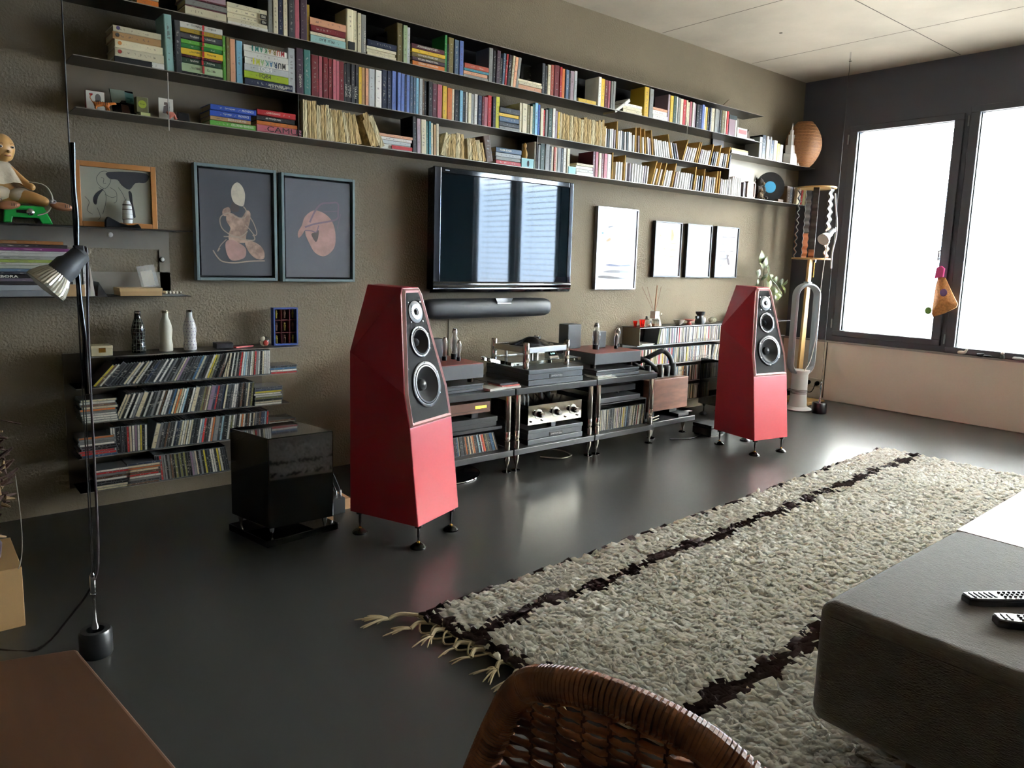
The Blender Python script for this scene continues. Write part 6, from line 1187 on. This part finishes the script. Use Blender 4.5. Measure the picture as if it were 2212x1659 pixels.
SZ=.551
def sil(px,py): q=PX(px,py,6.49); return q.y
mwp=mat('white_porcelain','e8e4d8',.25)
y=sil(2075,775); t=thing('bird_figure','white porcelain reclining animal figure on the window ledge','figurine',(6.49,y,SZ)); skinfig('body',[(6.49,y,SZ+.016,.016),(6.49,y+.03,SZ+.013,.013),(6.49,y-.025,SZ+.018,.014),(6.49,y-.035,SZ+.04,.009),(6.49,y-.045,SZ+.05,.006)],[(0,1),(0,2),(2,3),(3,4)],mwp,t)
y=sil(2122,776); t=thing('dark_bird_pair','dark glossy pebble-like bird figure on the window ledge','figurine',(6.49,y,SZ)); G().ell((6.49,y+.02,SZ+.012),(.016,.03,.013)).ell((6.49,y-.03,SZ+.009),(.014,.035,.010)).ell((6.49,y-.0,SZ+.018),(.01,.014,.01)).obj('body',mat('dark_glaze','2b3038',.15),t,smooth='all')
y=sil(2164,782); t=thing('cat_figure','small black and white seated figure on the window ledge','figurine',(6.49,y,SZ)); G().lathe([(.014,SZ),(.018,SZ+.01),(.013,SZ+.028),(.008,SZ+.034)],16,(6.49,y,0)).obj('body',m_mb,t,smooth=True); G().ell((6.485,y,SZ+.042),.013).obj('head',mwp,t,smooth=True)
for s_ in (-1,1): G().lathe([(.005,SZ+.05),(.001,SZ+.062)],8,(6.485,y+s_*.008,0)).obj('ear',mwp,t)
y=sil(2200,785); t=thing('glass_shell','clear white glass shell on the window ledge at the right edge','ornament',(6.485,y,SZ)); G().ell((6.485,y,SZ+.014),(.025,.045,.014)).ell((6.48,y+.02,SZ+.018),(.014,.02,.01)).obj('shell',mat('milky_glass','f4f4f2',.1,trans=.6),t,smooth='all')
# smoke detector-like knob on the ceiling near the top edge
q=PZ(1060,-3,2.6); G().lathe([(.045,H-.05),(.05,H-.03),(.05,H)],24,(q.x,-.25,0)).obj('ceiling_spot',mat('dark_red_brown','3a2220',.4),smooth=True,label='small dark ceiling fitting above the bookshelf',cat='ceiling fitting')
q=PZ(1831,112,H); G().tube([(5.862,-.74,H),(5.862,-.74,H-.05)],.006,8).obj('ceiling_hook',m_chr,bpy.data.objects['cable_lamp.001'])
# ---------- plinth with sculpture ----------
t=thing('plywood_plinth','pale wooden box plinth at the left edge of the room','plinth',(.08,-.95,0)); G().box(-.25,-1.105,0,.233,-.80,.195).obj('box_body',mat('birch_plywood','b59468',.5,noise=.06,ns=4,stretch=(1,1,.3)),t,bevel=.002)
t=thing('dried_sculpture','rough dried root and shell sculpture rising from a purple bowl','sculpture',(.12,-1.0,.195)); cxs,cys=.10,-1.0
G().lathe([(.05,.196),(.09,.21),(.095,.25),(.08,.275),(.06,.28)],32,(cxs,cys,0)).obj('bowl',mat('purple_glaze','4a4150',.3),t,smooth=True)
R5=random.Random(9); m_rt=mat('dark_root','4a352c',.9,bump=1,bs=60,noise=.4,ns=30); m_rt2=mat('pale_root','8f7656',.9,bump=1,bs=60)
g=G(); g2=G()
for k in range(260):
    z=.28+R5.random()**.9*.38; a=R5.uniform(0,2*PI); r=.07+.05*math.sin((z-.28)/.38*PI)*R5.uniform(.7,1.1); p=Vector((cxs+r*math.cos(a),cys+r*math.sin(a),z)); (g if R5.random()<.75 else g2).tube([p,p+Vector((R5.uniform(-.02,.02)+.018*math.cos(a),R5.uniform(-.02,.02)+.018*math.sin(a),R5.uniform(-.02,.03)))],[.008,.003],5)
g.ell((cxs,cys,.47),(.085,.085,.22),seg=14,ring=12); g.obj('root_tangle',m_rt,t); g2.obj('root_tips',m_rt2,t)
G().ell((cxs+.06,cys-.04,.69),(.05,.045,.035)).ell((cxs+.02,cys-.05,.70),(.05,.045,.045)).obj('yellow_nodule',mat('ochre_nodule','a88a50',.8,bump=.5,bs=50),t,smooth='all')
g=G()
for k in range(16):
    a=R5.uniform(-1.6,1.2); g.poly([(cxs,cys,.70),(cxs+.08*math.cos(a)+.01,cys+.08*math.sin(a),.72+.01*k%.12),(cxs+.03,cys,.72+.25*R5.random())],[(0,1,2)])
g.obj('grey_fronds',mat('grey_feather','7d7f7a',.9),t)
G().tube([(cxs+.10,cys-.05,.66),(cxs+.16,cys-.06,.64)],.002,5).obj('twig',m_rt,t); G().tube(smooth([(.235,-1.07,.48),(.24,-1.09,.35),(.238,-1.1,.26),(.23,-1.12,.22),(.222,-1.13,.20)],4,False),.0015,5).obj('hanging_thread',mat('pale_thread','8a8478',.8),t)
# ---------- foreground table ----------
m_tab=mat('dark_brown_wood_top','5c3d28',.5,noise=.3,ns=2.5,stretch=(6,.7,1))
t=thing('side_table','brown wooden table corner in the left foreground','table',(-.4,-3.1,0)); G().prism([(.131,-2.808),(.228,-3.62),(-.95,-3.62),(-.95,-2.49)],.692,.72,'z').obj('table_top',m_tab,t,bevel=.004,seg=3)
for x,y in ((.08,-2.9),(.15,-3.55),(-.88,-3.55),(-.88,-2.6)): G().box(x-.022,y-.022,0,x+.022,y+.022,.692).obj('leg',m_tab,t,bevel=.003)
# ---------- rug ----------
RX0,RX1,RY0,RY1=1.25,4.97,-1.66,-3.62
def ry0(x): return -1.795+(x-1.25)*.043
def rx0(y): return 1.25+(abs(y)-1.8)*.14
rug=thing('rug','long cream shaggy rug with dark brown stripes and knotted fringe','rug',(3.1,-2.6,0))
nx,ny=120,64; g=G(); v=[];f=[]
for i in range(nx+1):
    for j in range(ny+1):
        u=i/nx; w_=j/ny; ya=ry0(RX0+u*(RX1-RX0)); y=ya+(RY1-ya)*w_; xa=rx0(y); x=xa+(RX1-xa)*u; edge=min(1,min(u*(RX1-RX0),(1-u)*(RX1-RX0),w_*1.9,(1-w_)*1.9)/.03)
        v.append((x,y,.004+.014*edge))
for i in range(nx):
    for j in range(ny): b=i*(ny+1)+j; f.append((b,b+1,b+ny+2,b+ny+1))
m_wool=mat('cream_wool','fdf5e4',.8,noise=.08,ns=65,stretch=(1.6,.6,1),sheen=.15); _b=m_wool.node_tree.nodes['Principled BSDF']; _b.inputs['Subsurface Weight'].default_value=.7; _b.inputs['Subsurface Radius'].default_value=(1,.9,.8); _b.inputs['Subsurface Scale'].default_value=.02
m_woold=mat('dark_brown_wool','37292a',.95); m_rugb=mat('rug_backing','efe5d0',.95)
g.poly(v,f).obj('rug_base',m_rugb,rug,smooth='all')
rng=np.random.default_rng(4); NT=34000
xs=rng.random(NT)**1.15; 
u=xs; wv=rng.random(NT)
X=RX0+u*(RX1-RX0); ya=ry0(X); Yv=ya+(RY1-ya)*wv; Xf=rx0(Yv)+(RX1-rx0(Yv))*u
keep=(Yv>-3.62)&(Xf<RX1); X=Xf[keep]; Yv=Yv[keep]; 
wob=.018*np.sin(X*9)+.012*np.sin(X*23+1)
def stripe(yc,hw): return np.abs(Yv-(yc+wob*.6))<hw+.012*np.sin(X*31)
sd=stripe(-2.0+(X-1.35)*.042,.026)|stripe(-2.685+(X-1.35)*.03,.032)|stripe(-3.40,.03)
st_end=(X-rx0(Yv)<.035)&(rng.random(len(X))<.8)
topedge=(ry0(X)-Yv<.012)&(rng.random(len(X))<.5)
dark=sd|st_end|topedge
def tufts(mask,name,mt):
    x=X[mask]; y=Yv[mask]; n=len(x); L=rng.uniform(.035,.075,n); a=rng.normal(-1.15,.42,n)+.25*np.sin(x*7+y*5); wd=rng.uniform(.0055,.0105,n); z0=.016; hh=rng.uniform(.004,.019,n)
    dx=np.cos(a);dy=np.sin(a); px_=-dy; py_=dx
    V=np.zeros((n,7,3)); 
    for k,(s,wf,zf) in enumerate(((0,1,.0),(.5,1.05,1.0))):
        V[:,k*3+0]=np.stack([x+dx*L*s-px_*wd*wf,y+dy*L*s-py_*wd*wf,z0+hh*zf*.5],1); V[:,k*3+1]=np.stack([x+dx*L*s+px_*wd*wf,y+dy*L*s+py_*wd*wf,z0+hh*zf*.5],1); V[:,k*3+2]=np.stack([x+dx*L*s,y+dy*L*s,z0+hh*zf+wd*.7],1)
    V[:,6]=np.stack([x+dx*L,y+dy*L,z0+hh*.55],1)
    F=np.array([(0,3,5),(0,5,2),(2,5,4),(2,4,1),(3,6,5),(5,6,4)]); idx=(F[None]+np.arange(n)[:,None,None]*7).reshape(-1)
    me=bpy.data.meshes.new(name); V=V.reshape(-1,3)-np.array([3.1,-2.6,0]); me.vertices.add(len(V)); me.vertices.foreach_set('co',V.ravel()); nf=n*6; me.loops.add(nf*3); me.loops.foreach_set('vertex_index',idx); me.polygons.add(nf); me.polygons.foreach_set('loop_start',np.arange(nf)*3); me.polygons.foreach_set('use_smooth',np.ones(nf,bool)); me.update(); me.validate(); me.materials.append(mt)
    o=bpy.data.objects.new(name,me); COL.objects.link(o); o.parent=rug; WM[o.name]=WM[rug.name]; o['kind']='stuff'; return o
tufts(~dark,'wool_pile',m_wool); tufts(dark,'dark_wool_stripes',m_woold)
m_fr=mat('fringe_yarn','c4b593',.9)
G().tube(smooth([(1.255,-1.80,.012),(1.272,-1.95,.012),(1.30,-2.12,.014),(1.325,-2.3,.012),(1.37,-2.6,.012)],6,False),.008,8).obj('edge_cord',m_fr,rug,smooth=True)
def knot(x,y,ang,L,n,k0=0):
    g=G(); d_=Vector((math.cos(ang),math.sin(ang),0)); b=Vector((x,y,.012))
    g.tube(smooth([b,b+d_*L*.35+Vector((0,.01,.008)),b+d_*L*.6],4,False),.007,8)
    e=b+d_*L*.6
    for i in range(n):
        s=Vector((R5.uniform(-.03,.03),R5.uniform(-.03,.03),0)); g.tube(smooth([e+s*.15,e+d_*L*.2+s*.6+Vector((0,0,.004)),e+d_*L*.45+s*1.3-Vector((0,0,.004))],3,False),[.0026]*6+[.0012],5)
    g.obj('fringe_tassel',m_fr,rug)
for x,y,a,L,n in ((1.255,-1.80,2.75,.17,14),(1.262,-1.87,3.0,.13,9),(1.27,-1.93,3.3,.10,8),(1.285,-2.05,2.95,.10,2),(1.295,-2.10,3.35,.10,2),(1.31,-2.2,3.3,.09,10),(1.318,-2.26,3.5,.10,12),(1.33,-2.34,3.3,.09,8),(1.345,-2.45,3.2,.1,8)): knot(x,y,a,L,n)
for k in range(5): G().tube(smooth([(1.26+.01*k,-1.84-.05*k,.014),(1.22+.012*k,-1.86-.05*k,.018),(1.20+.01*k,-1.9-.05*k,.01),(1.25+.01*k,-1.93-.05*k,.014)],4,False),.0035,5).obj('loose_yarn',m_fr,rug)
# ---------- sofa block and white slab for glare ----------
m_fab=mat('dark_grey_sofa_fabric','6a6359',.9,bump=.55,bs=420,noise=.22,ns=120,stretch=(1,.25,1),sheen=.35)
t=thing('upholstered_ottoman','large dark grey fabric ottoman in the right foreground','sofa',(2.0,-3.5,0))
b=G().box(1.60,-4.25,.125,2.42,-2.965,.425); me=b.obj('cushion_block',m_fab,t,bevel=.035,seg=6)
me.data.polygons.foreach_set('use_smooth',[True]*6)
g=G(); zc=.392
G().tube([(1.5995,-3.0,.395),(1.5995,-4.2,.395)],.0022,6).obj('seam_piping',m_fab,t); G().tube([(1.64,-2.9645,.395),(2.38,-2.9645,.395)],.0022,6).obj('seam_piping',m_fab,t)
for x,y in ((1.75,-3.16),(2.3,-3.16),(1.75,-4.1),(2.3,-4.1)): G().cyl((x,y,.019 if y>-3.62 else 0),.02,.112,18).obj('leg',m_mb,t,smooth=True)
t=thing('glare_slab','white slab standing in for glare beyond the ottoman, right edge','table',(3.1,-3.4,0))  # invented slab; its white stands in for bright glare on the sofa end
G().prism([(2.44,-3.16),(2.44,-2.965),(3.9,-2.93),(3.9,-3.9),(2.44,-3.9)],.375,.412,'z').obj('table_top',mat('glare_white_top','f2f0ea',.12,spec=.8,coat=.6),t,bevel=.003)
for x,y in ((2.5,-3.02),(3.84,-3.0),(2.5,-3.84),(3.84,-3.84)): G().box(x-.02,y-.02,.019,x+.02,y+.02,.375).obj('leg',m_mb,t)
m_rm=mat('silver_remote','9ea3a8',.3,.5)
def remote(label,px,py,ang,L,marks):
    q=PZ(px,py,.44); t=thing('remote_control',label,'remote control',(q.x,q.y,.426),ang,group='remote controls on the ottoman'); W=WM[t.name]
    pr=[(0,-.016),(.02,-.021),(.06,-.023),(L-.02,-.025),(L,-.018),(L,.018),(L-.02,.025),(.06,.023),(.02,.021),(0,.016)]
    g=G().prism(pr,0,.015,'z'); g.xf(W); g.obj('case',mat('dark_remote','22242a',.35),t,bevel=.003); g=G().prism([(a*.985+.002,b*.93) for a,b in pr],.0152,.0195,'z'); g.xf(W); g.obj('face',m_rm,t,bevel=.002)
    for k in range(marks):
        g=G().box(.014+k*.0125,-.013,.0195,.018+k*.0125,.013,.0215); g.xf(Matrix.Identity(4)); g.xf(W); g.obj('rib',mat('dark_remote','22242a',.35),t)
    for i in range(7):
        for j in range(3): G().lathe([(.0035,.0195),(.003,.0225),(.001,.023)],10,(.014+marks*.0125+.012+i*.0125,-.011+j*.011,0)).xf(W).obj('button',mat('dark_button','33363c',.4),t,smooth=True)
remote('farther silver remote control with ribbed end on the ottoman',2086,1290,-.62,.2,5)
remote('nearer silver remote control lying on the ottoman at the edge',2150,1335,-.85,.19,2)
# ---------- wicker chair ----------
m_rat=mat('honey_brown_rattan','9a5f34',.5,noise=.5,ns=35,bump=.3,bs=160); m_rat2=mat('dark_rattan','5c3318',.55,noise=.3,ns=35)
t=thing('wicker_chair','brown woven rattan chair seen from behind in the foreground','chair',(.65,-3.55,0))
A0=Vector((.415,-3.262,0)); dv=Vector((.30,-.955,0)).normalized(); nv=Vector((dv.y,-dv.x,0))   # panel runs along dv
if nv.x>0: nv=-nv
Lw=.56; ZT_=.815
def bp_(s,z): # point of the back panel; s along width 0..1, slight curve
    return A0+dv*(s*Lw)+nv*(-.008*math.sin(s*PI))+Vector((0,0,z))
TOP=[(0,.70),(.004,.755),(.022,.79),(.065,.806),(.165,.815),(.295,.808),(.39,.787),(.6,.725),(.85,.62),(1,.5)]
rim=[(-.2,.42),(-.12,.56),(-.085,.64),(-.05,.70),(-.012,.755),(.02,.79)]+TOP[3:]+[(1,.42)]
def left_at(z): return -.05-(.70-z)*.52 if z<.70 else -.05+(z-.70)*.75
path=smooth([tuple(bp_(s,z)) for s,z in rim],14,False); n=len(path)
G().tube(path,[.0135+.0008*math.sin(i*2.4) for i in range(n)],12).obj('wrapped_rim',m_rat,t,smooth='all')
g=G()
for i in range(1,n-1,1):
    c_=Vector(path[i]); tg=(Vector(path[i+1])-Vector(path[i-1])).normalized(); a=tg.orthogonal().normalized(); b=tg.cross(a); w_=.0035
    ring=[c_+(a*math.cos(q)+b*math.sin(q))*.0138 for q in [k*2*PI/14 for k in range(14)]]; g.tube(ring,.0028,5,closed=True)
g.obj('rim_binding',m_rat,t,kind='stuff')
# weave: horizontal strands over vertical stakes
def top_at(s):
    for (a,b),(c_,d_) in zip(TOP,TOP[1:]):
        if a<=s<=c_: return b+(d_-b)*(s-a)/(c_-a)
    return .5
stk=[i/22 for i in range(0,22)]
for s in stk: G().tube([bp_(s,.42),bp_(s,(.42+top_at(s))/2),bp_(s,top_at(s)-.005)],.0032,6).obj('stake',m_rat2,t)
row=0; z=.43
while z<.80:
    ss=[k/200 for k in range(201) if top_at(k/200)>z+.004]
    if not ss: break
    s0,s1=max(left_at(z),-.3),ss[-1]
    pts=[]; K=66
    for k in range(K+1):
        s=s0+(s1-s0)*k/K; ph=s*22*PI+(row%2)*PI; p=bp_(s,z+.0035*math.sin(s*9+row*.35)+R5.uniform(-.0008,.0008)); pts.append(p+nv*.0036*math.sin(ph))
    G().tube(pts,.0031,5).obj('strand',m_rat if R5.random()<.68 else m_rat2,t,smooth='all'); z+=.0051 if R5.random()<.93 else .009; row+=1
# seat, front and legs (mostly outside the frame)
back=-nv
sd_=[A0,A0+dv*Lw,A0+dv*Lw+back*.5,A0+back*.5]
G().prism([tuple(p[:2]) for p in sd_],.40,.43,'z').obj('seat',m_rat,t,bevel=.008)
for p in sd_: G().tube([Vector((p.x,p.y,0)),Vector((p.x,p.y,.41))],.018,12).obj('leg',m_rat2,t,smooth=True)
